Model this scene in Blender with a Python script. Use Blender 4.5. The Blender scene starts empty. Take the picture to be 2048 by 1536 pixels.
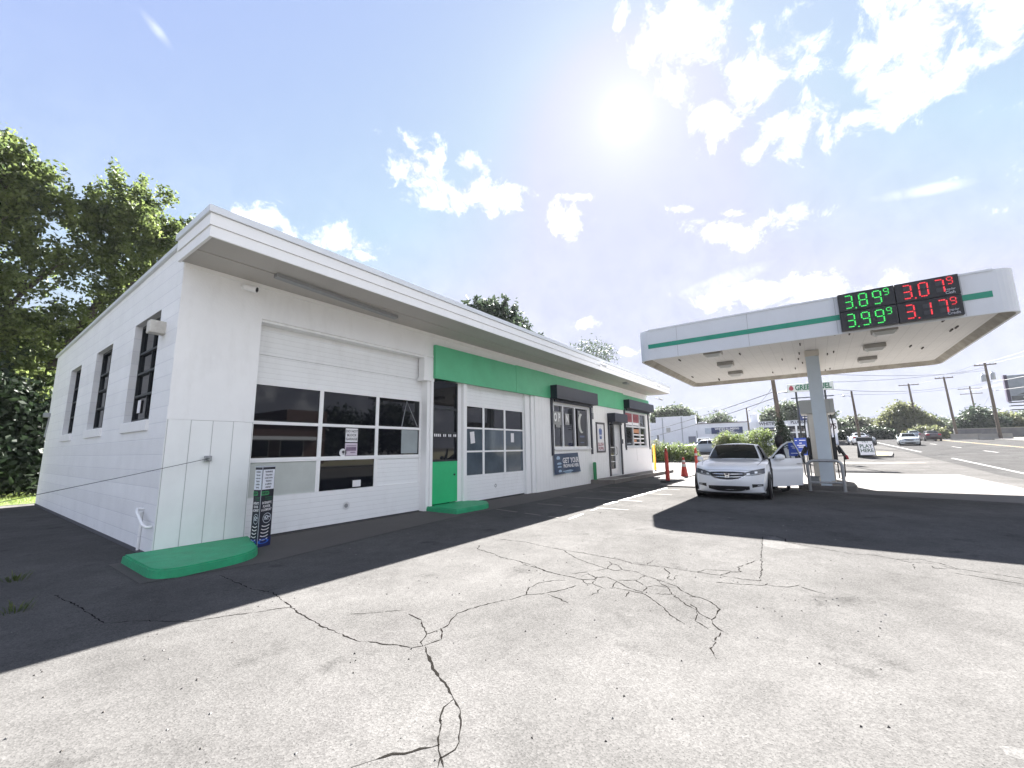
import bpy, bmesh, math, random
import numpy as np
from mathutils import Vector, Matrix, Euler, Quaternion
R = math.radians
sc = bpy.context.scene
col = sc.collection
random.seed(7)
rng = np.random.default_rng(7)

# ------------------------------------------------------------------ camera
cam_d = bpy.data.cameras.new("camera")
cam = bpy.data.objects.new("camera", cam_d)
col.objects.link(cam)
cam_d.sensor_width = 36.0
cam_d.lens = 36.0 * 830.03 / 2048.0
cam_d.clip_start = 0.05
cam_d.clip_end = 2000.0
cam.matrix_world = Matrix(((0.58843305, -0.11697522, -0.80003959, -2.052),
                           (-0.80840740, -0.10343260, -0.57946455, -8.055),
                           (-0.01496718, 0.98773402, -0.15542679, 1.5),
                           (0, 0, 0, 1)))
sc.camera = cam

# ------------------------------------------------------------------ sun, sky, exposure
SUN_EL, SUN_AZ = R(40.3), R(18.3)
SUN = Vector((math.cos(SUN_AZ) * math.cos(SUN_EL), math.sin(SUN_AZ) * math.cos(SUN_EL), math.sin(SUN_EL)))
sun_d = bpy.data.lights.new("sun", 'SUN')
sun_d.energy = 5.0
sun_d.angle = R(0.53)
sun_d.color = (1.0, 0.965, 0.925)
sun_o = bpy.data.objects.new("sun", sun_d)
col.objects.link(sun_o)
sun_o.location = (30, 10, 40)
sun_o.rotation_euler = SUN.to_track_quat('Z', 'Y').to_euler()
sc.view_settings.view_transform = 'Standard'
sc.view_settings.look = 'None'
sc.view_settings.gamma = 1.0
sc.view_settings.exposure = 3.1
sc.render.film_transparent = False

world = bpy.data.worlds.new("World")
sc.world = world
world.use_nodes = True
NT = world.node_tree
NT.nodes.clear()
CRACKS=[(0.02,[(0.23,-1.84),(0.21,-2.76),(0.29,-3.1),(0.21,-3.64),(0.15,-3.96),(0.12,-4.36),(0.12,-4.81),(0.12,-4.91),(0.18,-5.03),(0.21,-5.14),(0.26,-5.24),(0.29,-5.36),(0.36,-5.42)]),
(0.012,[(-1.09,-1.14),(-1.01,-1.92),(-0.97,-2.65),(-0.76,-2.88),(-0.51,-3.29),(-0.17,-3.48),(-0.0,-3.6),(0.22,-3.72)]),
(0.02,[(0.36,-5.42),(0.39,-5.35),(0.45,-5.33),(0.52,-5.28),(0.59,-5.3),(0.67,-5.31),(0.78,-5.29),(0.85,-5.24),(0.98,-5.19),(1.08,-5.2),(1.24,-5.24),(1.41,-5.3),(1.57,-5.39),(1.74,-5.43),(1.84,-5.54),(2.0,-5.63),(2.14,-5.7),(2.3,-5.73)]),
(0.012,[(1.74,-5.43),(1.95,-5.35),(2.15,-5.34),(2.31,-5.43),(2.41,-5.56)]),
(0.012,[(0.52,-5.28),(0.61,-5.14),(0.69,-5.02),(0.71,-4.92),(0.72,-4.82)]),
(0.012,[(0.67,-5.29),(0.6,-5.38),(0.52,-5.45),(0.43,-5.43),(0.37,-5.42)]),
(0.012,[(2.79,-4.62),(2.68,-4.79),(2.63,-5.06),(2.55,-5.28)]),
(0.012,[(3.63,-4.84),(3.39,-5.13),(3.26,-5.35),(3.17,-5.55),(3.11,-5.7)]),
(0.012,[(2.64,-5.48),(2.78,-5.57),(2.91,-5.67),(3.08,-5.76),(3.34,-5.72),(3.44,-5.63)]),
(0.012,[(3.11,-5.7),(3.07,-5.88),(3.15,-5.93)]),
(0.012,[(2.61,-5.63),(2.78,-5.64),(2.68,-5.8),(2.46,-5.86),(2.38,-6.02),(2.46,-6.13),(2.46,-6.28),(2.44,-6.45),(2.37,-6.53),(2.26,-6.63),(2.17,-6.73),(2.04,-6.81),(1.95,-6.91),(1.9,-6.98)]),
(0.012,[(2.68,-5.8),(2.78,-5.89),(2.69,-6.05),(2.46,-6.09)]),
(0.012,[(2.69,-6.05),(2.55,-6.23),(2.48,-6.42)]),
(0.012,[(3.15,-5.93),(3.17,-6.1),(3.06,-6.25),(3.0,-6.41),(2.95,-6.5),(2.87,-6.66),(2.76,-6.74),(2.65,-6.87),(2.64,-6.94)]),
(0.012,[(3.06,-6.25),(2.84,-6.22),(2.73,-6.06)]),
(0.012,[(2.48,-6.42),(2.67,-6.4),(2.78,-6.46),(2.79,-6.59),(2.6,-6.69),(2.37,-6.88),(2.29,-6.99),(2.22,-7.03)]),
(0.012,[(3.55,-6.11),(3.8,-6.12)]),
(0.012,[(3.51,-6.34),(3.32,-6.46),(3.1,-6.5),(3.07,-6.57),(3.26,-6.55),(3.33,-6.61)]),
(0.012,[(2.26,-6.32),(2.43,-6.29)]),
(0.012,[(2.36,-5.99),(2.22,-6.03),(2.08,-6.0)]),
(0.012,[(1.9,-5.63),(1.79,-5.91)]),
(0.012,[(2.5,-6.54),(2.6,-6.69)]),
(0.012,[(2.53,-5.69),(2.42,-5.81),(2.46,-5.86)]),
(0.012,[(3.15,-5.93),(3.31,-5.82),(3.34,-5.72)]),
(0.012,[(2.84,-6.22),(2.71,-6.36),(2.67,-6.4)]),
(0.012,[(3.0,-6.41),(2.87,-6.49),(2.79,-6.59)]),
(0.008,[(0.41,-4.36),(0.54,-4.5),(0.77,-4.7)]),
(0.03,[(0.36,-5.43),(0.28,-5.56),(0.19,-5.7),(0.13,-5.81),(0.1,-5.89),(0.05,-5.99),(-0.01,-6.1)]),
(0.016,[(-0.01,-6.1),(-0.06,-6.19),(-0.13,-6.28),(-0.21,-6.34),(-0.27,-6.39),(-0.32,-6.41),(-0.38,-6.4),(-0.41,-6.39),(-0.46,-6.43)]),
(0.018,[(-0.01,-6.1),(-0.1,-6.11),(-0.17,-6.16),(-0.25,-6.23),(-0.34,-6.31),(-0.4,-6.38),(-0.44,-6.45)]),
(0.022,[(-0.7,-6.08),(-0.64,-6.11),(-0.59,-6.14),(-0.52,-6.17),(-0.49,-6.22),(-0.42,-6.26),(-0.38,-6.3),(-0.34,-6.32)]),
(0.014,[(3.22,-3.55),(3.02,-3.68),(2.91,-4.1),(2.81,-4.31),(2.8,-4.56),(2.7,-4.94),(2.59,-5.14),(2.55,-5.34),(2.55,-5.53),(2.53,-5.69),(2.61,-5.81),(2.72,-5.8)]),
(0.014,[(3.75,-3.55),(3.81,-4.02),(3.7,-4.48),(3.65,-4.88),(3.65,-5.16),(3.61,-5.48),(3.58,-5.77),(3.49,-5.94),(3.51,-6.12),(3.55,-6.33),(3.54,-6.54),(3.55,-6.75)]),
(0.012,[(2.62,-6.85),(2.65,-6.94),(2.6,-7.03),(2.5,-7.12),(2.41,-7.16),(2.23,-7.17),(2.13,-7.15),(2.03,-7.18),(1.95,-7.24),(1.89,-7.32)]),
(0.012,[(2.41,-6.9),(2.34,-6.98),(2.18,-7.02),(2.02,-7.04),(1.9,-7.17)]),
(0.012,[(2.22,-7.02),(2.13,-7.15)]),
(0.012,[(1.69,-7.23),(1.68,-7.26),(1.62,-7.26),(1.55,-7.25),(1.45,-7.29),(1.4,-7.32)]),
(0.012,[(1.89,-7.26),(1.71,-7.25)]),
(0.012,[(3.54,-6.72),(3.71,-6.79),(3.78,-6.96),(3.82,-7.15),(4.04,-7.1),(4.49,-7.24)]),
(0.012,[(3.54,-6.72),(3.55,-6.98),(3.53,-7.17),(3.56,-7.38),(4.11,-7.34),(5.02,-7.26),(6.27,-7.16)]),
(0.012,[(3.55,-6.98),(3.76,-7.05),(3.84,-7.17)]),
(0.012,[(3.26,-6.98),(3.31,-7.2),(3.43,-7.44),(3.51,-7.46)]),
(0.012,[(3.46,-7.44),(3.45,-7.56),(3.5,-7.66),(3.65,-7.75)]),
(0.012,[(3.57,-7.76),(3.49,-7.87),(3.44,-7.97)]),
(0.012,[(5.54,-8.73),(5.43,-8.86),(5.51,-9.05),(5.38,-9.19),(5.3,-9.25)]),
(0.012,[(5.36,-8.88),(5.08,-8.85)]),
(0.012,[(5.11,-9.14),(5.07,-9.31),(5.01,-9.44),(4.93,-9.68)]),
(0.012,[(5.37,-9.04),(5.25,-9.05),(5.29,-9.17)]),
(0.02,[(6.27,-7.12),(6.44,-7.32),(6.23,-7.47),(5.97,-7.5),(5.86,-7.74),(5.69,-8.05),(5.57,-8.3),(5.66,-8.53),(5.54,-8.73),(5.69,-8.97),(5.57,-9.15),(5.35,-9.26),(5.32,-9.4),(5.28,-9.53),(5.25,-9.64),(5.21,-9.75)])]
PATCHES=[[(6.09,-7.16),(6.3,-7.33),(6.09,-7.47),(5.92,-7.53),(5.7,-7.82),(5.55,-7.7),(5.54,-7.57),(5.36,-7.47),(5.42,-7.35),(5.48,-7.24)],[(1.24,-8.63),(1.28,-8.68),(1.28,-8.7),(1.28,-8.73),(1.18,-8.71),(1.17,-8.67),(1.18,-8.64),(1.22,-8.64)]]
CLOUDS=[(0.529,0.613,0.586,-0.934,0.166,-0.593,0.064,0.047,0.0),(0.624,0.551,0.554,-0.983,0.048,-0.818,0.102,0.038,0.0),(0.588,0.539,0.603,-0.923,-0.045,-0.862,0.023,0.02,0.0),(0.583,0.608,0.538,-1.001,0.069,-0.723,0.085,0.026,0.0),(0.768,0.397,0.502,-1.006,0.355,-0.877,0.047,0.035,0.0),(0.759,0.366,0.539,-0.999,0.093,-1.062,0.039,0.009,0.0),(0.341,0.826,0.448,-1.106,-0.019,-0.404,0.067,0.031,0.0),(0.463,0.769,0.441,-1.114,0.011,-0.541,0.097,0.033,0.0),(0.691,0.112,0.714,-0.743,0.246,-1.149,0.068,0.059,0.0),(0.73,0.144,0.669,-0.814,0.23,-1.163,0.042,0.035,0.0),(0.765,-0.002,0.644,-0.836,-0.289,-1.819,0.074,0.051,0.0),(0.791,0.084,0.606,-0.897,-0.239,-1.65,0.052,0.039,0.0),(0.832,-0.033,0.553,-0.974,0.168,-1.493,0.075,0.035,0.0),(0.839,0.038,0.542,-0.986,-0.19,-1.65,0.031,0.019,0.0),(0.838,-0.101,0.537,-0.95,0.397,-1.42,0.035,0.023,0.0),(0.776,-0.19,0.601,-0.926,-0.023,-1.816,0.087,0.072,0.0),(0.811,-0.14,0.568,-0.892,0.437,-1.41,0.058,0.035,0.0),(0.822,-0.194,0.535,-1.005,-0.064,-1.833,0.087,0.039,0.0),(0.8,-0.265,0.538,-0.99,-0.199,-2.018,0.035,0.041,0.0),(0.889,0.129,0.44,-1.065,0.43,-1.197,0.089,0.023,0.0),(0.904,-0.007,0.428,-1.128,-0.042,-1.595,0.06,0.023,0.0),(0.857,0.171,0.487,-1.038,0.292,-1.205,0.035,0.01,0.0),(0.884,0.085,0.46,-1.089,0.117,-1.414,0.03,0.007,0.0),(0.954,0.037,0.297,-1.265,0.102,-1.483,0.16,0.03,0.0),(0.942,0.135,0.308,-1.258,0.021,-1.419,0.07,0.025,0.0),(0.955,-0.035,0.295,-1.267,0.152,-1.558,0.057,0.024,0.0),(0.869,0.401,0.291,-1.275,0.069,-1.117,0.032,0.016,0.0),(0.916,0.338,0.218,-1.35,-0.102,-1.239,0.033,0.012,0.0),(0.623,0.199,0.757,-0.645,0.327,-0.859,0.012,0.019,0.0),(0.123,0.753,0.646,-0.599,-0.673,-0.901,0.012,0.038,1.0),(0.896,-0.184,0.405,-1.144,0.188,-1.682,0.08,0.013,1.0),(0.932,0.12,0.343,-1.216,-0.181,-1.502,0.109,0.021,1.0)]


def wn(t, **k):
    n = NT.nodes.new(t)
    for a, b in k.items():
        setattr(n, a, b)
    return n

def wmath(op, a, b=None, c=None, clamp=False):
    n = wn('ShaderNodeMath', operation=op, use_clamp=clamp)
    for i, v in enumerate((a, b, c)):
        if v is None:
            continue
        if isinstance(v, (int, float)):
            n.inputs[i].default_value = v
        else:
            NT.links.new(v, n.inputs[i])
    return n.outputs[0]

def build_world():
    L = NT.links.new
    sky = wn('ShaderNodeTexSky', sky_type='NISHITA')
    sky.sun_disc = False
    sky.sun_elevation = SUN_EL
    sky.sun_rotation = R(90) - SUN_AZ
    sky.air_density = 1.0
    sky.dust_density = 0.15
    sky.ozone_density = 3.0
    tc = wn('ShaderNodeTexCoord')
    dirv = tc.outputs['Generated']
    nz = wn('ShaderNodeTexNoise')
    nz.inputs['Scale'].default_value = 17.0
    nz.inputs['Detail'].default_value = 9.0
    nz.inputs['Roughness'].default_value = 0.66
    nz.inputs['Distortion'].default_value = 0.35
    L(dirv, nz.inputs['Vector'])
    fb = nz.outputs['Fac']
    nz2 = wn('ShaderNodeTexNoise')
    nz2.inputs['Scale'].default_value = 5.0
    nz2.inputs['Detail'].default_value = 5.0
    L(dirv, nz2.inputs['Vector'])
    hard, soft = None, None
    # unseen bright clouds added behind the camera to light the shaded shop front
    fill_clouds = [(.15, -.85, .50, 0, 0, 0, .48, .48, 0), (-.55, -.70, .45, 0, 0, 0, .46, .46, 0), (.65, -.62, .42, 0, 0, 0, .30, .30, 0), (-.88, -.15, .44, 0, 0, 0, .36, .36, 0), (-.2, -.55, .80, 0, 0, 0, .36, .36, 0)]
    for cx, cy, cz, rx, ry, rz, a, b, s in CLOUDS + fill_clouds:
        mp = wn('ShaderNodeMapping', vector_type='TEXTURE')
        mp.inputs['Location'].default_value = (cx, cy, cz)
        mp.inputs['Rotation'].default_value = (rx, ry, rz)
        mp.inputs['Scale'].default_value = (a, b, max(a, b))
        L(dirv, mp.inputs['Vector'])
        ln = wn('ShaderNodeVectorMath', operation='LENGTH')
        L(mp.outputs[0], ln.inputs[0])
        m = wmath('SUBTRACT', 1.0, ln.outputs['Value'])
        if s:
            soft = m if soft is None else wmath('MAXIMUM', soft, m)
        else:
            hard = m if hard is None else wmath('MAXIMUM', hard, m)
    def dens(m, amp, lo, hi, n):
        v = wmath('MULTIPLY_ADD', wmath('SUBTRACT', n, 0.5), amp, m)
        r = wn('ShaderNodeMapRange', interpolation_type='SMOOTHSTEP')
        r.inputs['From Min'].default_value = lo
        r.inputs['From Max'].default_value = hi
        L(v, r.inputs['Value'])
        return r.outputs[0]
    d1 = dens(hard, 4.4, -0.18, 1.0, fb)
    d2 = wmath('MULTIPLY', dens(soft, 1.6, 0.0, 0.9, nz2.outputs['Fac']), 0.32)
    # thin milky veil low over the horizon and in loose patches
    sep = wn('ShaderNodeSeparateXYZ')
    L(dirv, sep.inputs[0])
    veil = wn('ShaderNodeMapRange', interpolation_type='SMOOTHSTEP')
    veil.inputs['From Min'].default_value = 0.75
    veil.inputs['From Max'].default_value = 0.0
    L(sep.outputs['Z'], veil.inputs['Value'])
    vz = wmath('MULTIPLY', veil.outputs[0], wmath('MULTIPLY_ADD', nz2.outputs['Fac'], 0.5, 0.10))
    dsum = wmath('MAXIMUM', wmath('MAXIMUM', d1, d2), wmath('MULTIPLY', vz, 0.30), clamp=True)
    # sun aureole: the bright air round the sun
    dt = wn('ShaderNodeVectorMath', operation='DOT_PRODUCT')
    L(dirv, dt.inputs[0])
    dt.inputs[1].default_value = SUN
    ang = wmath('ARCCOSINE', wmath('MINIMUM', dt.outputs['Value'], 0.999999))
    g1 = wmath('MULTIPLY', wmath('EXPONENT', wmath('MULTIPLY', ang, -1.0 / R(0.42))), 1.6)
    g2 = wmath('MULTIPLY', wmath('EXPONENT', wmath('MULTIPLY', ang, -1.0 / R(4.6))), 0.05)
    glow = wmath('ADD', g1, g2)
    gcol = wn('ShaderNodeMix', data_type='RGBA', blend_type='MULTIPLY')
    gcol.inputs['Factor'].default_value = 1.0
    gcol.inputs[6].default_value = (1.0, 0.97, 0.9, 1)
    L(glow, gcol.inputs[7])
    skys = wn('ShaderNodeMix', data_type='RGBA', blend_type='MULTIPLY')
    skys.inputs['Factor'].default_value = 1.0
    L(sky.outputs[0], skys.inputs[6])
    skys.inputs[7].default_value = (SKY_S * 1.06, SKY_S * 0.98, SKY_S * 0.98, 1)
    lim = wn('ShaderNodeMix', data_type='RGBA', blend_type='DARKEN')
    lim.inputs['Factor'].default_value = 1.0
    L(skys.outputs[2], lim.inputs[6])
    lim.inputs[7].default_value = (0.104, 0.107, 0.120, 1)
    hzv = wn('ShaderNodeMix', data_type='RGBA')          # milky summer air over the clear-sky colour
    hzv.inputs['Factor'].default_value = 0.5
    L(lim.outputs[2], hzv.inputs[6])
    hzv.inputs[7].default_value = (0.067, 0.0735, 0.104, 1)
    skys = hzv
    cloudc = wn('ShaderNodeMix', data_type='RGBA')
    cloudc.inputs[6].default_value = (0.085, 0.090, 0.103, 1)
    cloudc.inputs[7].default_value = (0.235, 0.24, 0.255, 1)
    crg = wn('ShaderNodeMapRange')
    crg.inputs['From Min'].default_value = 0.34
    crg.inputs['From Max'].default_value = 0.62
    L(fb, crg.inputs['Value'])
    L(crg.outputs[0], cloudc.inputs['Factor'])
    mx = wn('ShaderNodeMix', data_type='RGBA')
    L(dsum, mx.inputs['Factor'])
    L(skys.outputs[2], mx.inputs[6])
    L(cloudc.outputs[2], mx.inputs[7])
    ad = wn('ShaderNodeMix', data_type='RGBA', blend_type='ADD')
    ad.inputs['Factor'].default_value = 1.0
    L(mx.outputs[2], ad.inputs[6])
    L(gcol.outputs[2], ad.inputs[7])
    bg = wn('ShaderNodeBackground')
    bg.inputs['Strength'].default_value = 1.0
    L(ad.outputs[2], bg.inputs['Color'])
    out = wn('ShaderNodeOutputWorld')
    L(bg.outputs[0], out.inputs['Surface'])
SKY_S = 0.035
build_world()
world.cycles.sampling_method = 'MANUAL'
world.cycles.sample_map_resolution = 1024

# ------------------------------------------------------------------ materials
MATS = {}
def mat(name, c, rough=0.6, metal=0.0, spec=0.5, var=0.0, vs=3.0, bump=0.0, bs=60.0, emit=None, es=0.0, coat=0.0, dirt=0.0, dcol=(0.25, 0.22, 0.18)):
    if name in MATS:
        return MATS[name]
    m = bpy.data.materials.new(name)
    m.use_nodes = True
    t = m.node_tree
    b = t.nodes['Principled BSDF']
    b.inputs['Base Color'].default_value = (*c, 1)
    b.inputs['Roughness'].default_value = rough
    b.inputs['Metallic'].default_value = metal
    b.inputs['Specular IOR Level'].default_value = spec
    b.inputs['Coat Weight'].default_value = coat
    if emit:
        b.inputs['Emission Color'].default_value = (*emit, 1)
        b.inputs['Emission Strength'].default_value = es
    co = t.nodes.new('ShaderNodeTexCoord')
    last = None
    if var > 0:
        n = t.nodes.new('ShaderNodeTexNoise')
        n.inputs['Scale'].default_value = vs
        n.inputs['Detail'].default_value = 6
        n.inputs['Roughness'].default_value = 0.65
        t.links.new(co.outputs['Object'], n.inputs['Vector'])
        r = t.nodes.new('ShaderNodeMapRange')
        r.inputs['From Min'].default_value = 0.25
        r.inputs['From Max'].default_value = 0.75
        r.inputs['To Min'].default_value = 1 - var
        r.inputs['To Max'].default_value = 1 + var * 0.6
        t.links.new(n.outputs['Fac'], r.inputs['Value'])
        mx = t.nodes.new('ShaderNodeMix')
        mx.data_type = 'RGBA'
        mx.blend_type = 'MULTIPLY'
        mx.inputs['Factor'].default_value = 1
        mx.inputs[6].default_value = (*c, 1)
        t.links.new(r.outputs[0], mx.inputs[7])
        last = mx.outputs[2]
    if dirt > 0:
        n2 = t.nodes.new('ShaderNodeTexNoise')
        n2.inputs['Scale'].default_value = 1.7
        n2.inputs['Detail'].default_value = 9
        n2.inputs['Roughness'].default_value = 0.75
        mpp = t.nodes.new('ShaderNodeMapping')
        mpp.inputs['Scale'].default_value = (1.6, 1.6, 0.5)
        t.links.new(co.outputs['Object'], mpp.inputs['Vector'])
        t.links.new(mpp.outputs[0], n2.inputs['Vector'])
        r2 = t.nodes.new('ShaderNodeMapRange')
        r2.inputs['From Min'].default_value = 0.5
        r2.inputs['From Max'].default_value = 0.8
        r2.inputs['To Max'].default_value = dirt
        t.links.new(n2.outputs['Fac'], r2.inputs['Value'])
        m2 = t.nodes.new('ShaderNodeMix')
        m2.data_type = 'RGBA'
        t.links.new(r2.outputs[0], m2.inputs['Factor'])
        if last:
            t.links.new(last, m2.inputs[6])
        else:
            m2.inputs[6].default_value = (*c, 1)
        m2.inputs[7].default_value = (*dcol, 1)
        last = m2.outputs[2]
    if last:
        t.links.new(last, b.inputs['Base Color'])
    if bump > 0:
        nb = t.nodes.new('ShaderNodeTexNoise')
        nb.inputs['Scale'].default_value = bs
        nb.inputs['Detail'].default_value = 4
        t.links.new(co.outputs['Object'], nb.inputs['Vector'])
        bp = t.nodes.new('ShaderNodeBump')
        bp.inputs['Strength'].default_value = bump
        bp.inputs['Distance'].default_value = 0.02
        t.links.new(nb.outputs['Fac'], bp.inputs['Height'])
        t.links.new(bp.outputs[0], b.inputs['Normal'])
    MATS[name] = m
    return m

def nodes_of(m):
    t = m.node_tree
    return t, t.nodes['Principled BSDF']

def groove_mat(name, c, axis, period, width, rough=0.55, depth=0.6, dark=0.55, var=0.05, dirt=0.1):
    """painted boards: narrow grooves every `period` metres along an object axis"""
    m = mat(name, c, rough, var=var, vs=2.5, dirt=dirt, bump=0)
    t, b = nodes_of(m)
    co = t.nodes.new('ShaderNodeTexCoord')
    sp = t.nodes.new('ShaderNodeSeparateXYZ')
    t.links.new(co.outputs['Object'], sp.inputs[0])
    a = t.nodes.new('ShaderNodeMath'); a.operation = 'MODULO'; a.inputs[1].default_value = period
    ab = t.nodes.new('ShaderNodeMath'); ab.operation = 'ADD'; ab.inputs[1].default_value = 100 * period
    t.links.new(sp.outputs[axis], ab.inputs[0])
    t.links.new(ab.outputs[0], a.inputs[0])
    lt = t.nodes.new('ShaderNodeMath'); lt.operation = 'LESS_THAN'; lt.inputs[1].default_value = width
    t.links.new(a.outputs[0], lt.inputs[0])
    src = b.inputs['Base Color'].links[0].from_socket if b.inputs['Base Color'].links else None
    mx = t.nodes.new('ShaderNodeMix'); mx.data_type = 'RGBA'; mx.blend_type = 'MULTIPLY'
    t.links.new(lt.outputs[0], mx.inputs['Factor'])
    if src: t.links.new(src, mx.inputs[6])
    else: mx.inputs[6].default_value = (*c, 1)
    mx.inputs[7].default_value = (dark, dark, dark, 1)
    t.links.new(mx.outputs[2], b.inputs['Base Color'])
    iv = t.nodes.new('ShaderNodeMath'); iv.operation = 'SUBTRACT'; iv.inputs[0].default_value = 1
    t.links.new(lt.outputs[0], iv.inputs[1])
    nz = t.nodes.new('ShaderNodeTexNoise'); nz.inputs['Scale'].default_value = 45
    t.links.new(co.outputs['Object'], nz.inputs['Vector'])
    ad = t.nodes.new('ShaderNodeMath'); ad.operation = 'MULTIPLY_ADD'; ad.inputs[1].default_value = 0.15
    t.links.new(nz.outputs['Fac'], ad.inputs[0]); t.links.new(iv.outputs[0], ad.inputs[2])
    bp = t.nodes.new('ShaderNodeBump'); bp.inputs['Strength'].default_value = depth; bp.inputs['Distance'].default_value = 0.01
    t.links.new(ad.outputs[0], bp.inputs['Height'])
    t.links.new(bp.outputs[0], b.inputs['Normal'])
    return m

def block_mat(name, c):
    m = mat(name, c, 0.6, var=0.07, vs=1.5, dirt=0.14, dcol=(.42, .43, .46))
    t, b = nodes_of(m)
    co = t.nodes.new('ShaderNodeTexCoord')
    sp = t.nodes.new('ShaderNodeSeparateXYZ'); cb = t.nodes.new('ShaderNodeCombineXYZ')
    t.links.new(co.outputs['Object'], sp.inputs[0])
    t.links.new(sp.outputs['Y'], cb.inputs['X']); t.links.new(sp.outputs['Z'], cb.inputs['Y'])
    br = t.nodes.new('ShaderNodeTexBrick')
    br.inputs['Scale'].default_value = 1.0
    br.inputs['Brick Width'].default_value = 80.0
    br.inputs['Row Height'].default_value = 0.25
    br.inputs['Mortar Size'].default_value = 0.009
    br.inputs['Mortar Smooth'].default_value = 0.4
    br.inputs['Color1'].default_value = (1, 1, 1, 1); br.inputs['Color2'].default_value = (0.93, 0.93, 0.93, 1)
    br.inputs['Mortar'].default_value = (0.86, 0.86, 0.88, 1)
    t.links.new(cb.outputs[0], br.inputs['Vector'])
    mx = t.nodes.new('ShaderNodeMix'); mx.data_type = 'RGBA'; mx.blend_type = 'MULTIPLY'; mx.inputs['Factor'].default_value = 1
    t.links.new(b.inputs['Base Color'].links[0].from_socket, mx.inputs[6]); t.links.new(br.outputs['Color'], mx.inputs[7])
    t.links.new(mx.outputs[2], b.inputs['Base Color'])
    nz = t.nodes.new('ShaderNodeTexNoise'); nz.inputs['Scale'].default_value = 60; nz.inputs['Detail'].default_value = 6
    t.links.new(co.outputs['Object'], nz.inputs['Vector'])
    ad = t.nodes.new('ShaderNodeMath'); ad.operation = 'MULTIPLY_ADD'; ad.inputs[1].default_value = -1.2
    t.links.new(br.outputs['Fac'], ad.inputs[0]); t.links.new(nz.outputs['Fac'], ad.inputs[2])
    bp = t.nodes.new('ShaderNodeBump'); bp.inputs['Strength'].default_value = 0.35; bp.inputs['Distance'].default_value = 0.015
    t.links.new(ad.outputs[0], bp.inputs['Height']); t.links.new(bp.outputs[0], b.inputs['Normal'])
    return m

def asphalt_mat(name, c, speck=1.0, stain=0.35):
    m = bpy.data.materials.new(name); m.use_nodes = True
    t, b = nodes_of(m)
    L = t.links.new
    co = t.nodes.new('ShaderNodeTexCoord')
    def noise(s, d=5, r=0.6):
        n = t.nodes.new('ShaderNodeTexNoise'); n.inputs['Scale'].default_value = s
        n.inputs['Detail'].default_value = d; n.inputs['Roughness'].default_value = r
        L(co.outputs['Object'], n.inputs['Vector']); return n.outputs['Fac']
    def rmap(v, a, bb, lo, hi):
        r = t.nodes.new('ShaderNodeMapRange'); r.inputs['From Min'].default_value = a; r.inputs['From Max'].default_value = bb
        r.inputs['To Min'].default_value = lo; r.inputs['To Max'].default_value = hi; L(v, r.inputs['Value']); return r.outputs[0]
    def mul(a, bb):
        n = t.nodes.new('ShaderNodeMath'); n.operation = 'MULTIPLY'; L(a, n.inputs[0]); L(bb, n.inputs[1]); return n.outputs[0]
    vo = t.nodes.new('ShaderNodeTexVoronoi'); vo.inputs['Scale'].default_value = 85
    L(co.outputs['Object'], vo.inputs['Vector'])
    sepc = t.nodes.new('ShaderNodeSeparateColor'); L(vo.outputs['Color'], sepc.inputs[0])
    stone = rmap(sepc.outputs[0], 0, 1, 0.82, 1.18)
    pit = rmap(noise(110, 3, 0.7), 0.30, 0.44, 1 - 0.75 * speck, 1.0)
    pit2 = rmap(noise(46, 6, 0.8), 0.30, 0.41, 1 - 0.7 * speck, 1.0)
    blot = rmap(noise(0.55, 8, 0.62), 0.25, 0.75, 1 - stain, 1 + stain * 0.7)
    fine = rmap(noise(4.0, 6, 0.7), 0.3, 0.7, 0.88, 1.1)
    spot = rmap(noise(1.3, 5, 0.65), 0.60, 0.74, 1.0, 0.55)
    f = mul(mul(mul(stone, pit), mul(blot, fine)), mul(spot, pit2))
    mx = t.nodes.new('ShaderNodeMix'); mx.data_type = 'RGBA'; mx.blend_type = 'MULTIPLY'; mx.inputs['Factor'].default_value = 1
    mx.inputs[6].default_value = (*c, 1); L(f, mx.inputs[7]); L(mx.outputs[2], b.inputs['Base Color'])
    b.inputs['Roughness'].default_value = 0.9
    b.inputs['Specular IOR Level'].default_value = 0.0
    bp = t.nodes.new('ShaderNodeBump'); bp.inputs['Strength'].default_value = 0.45; bp.inputs['Distance'].default_value = 0.006
    L(mul(vo.outputs['Distance'], noise(60, 4)), bp.inputs['Height']); L(bp.outputs[0], b.inputs['Normal'])
    MATS[name] = m
    return m

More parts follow.
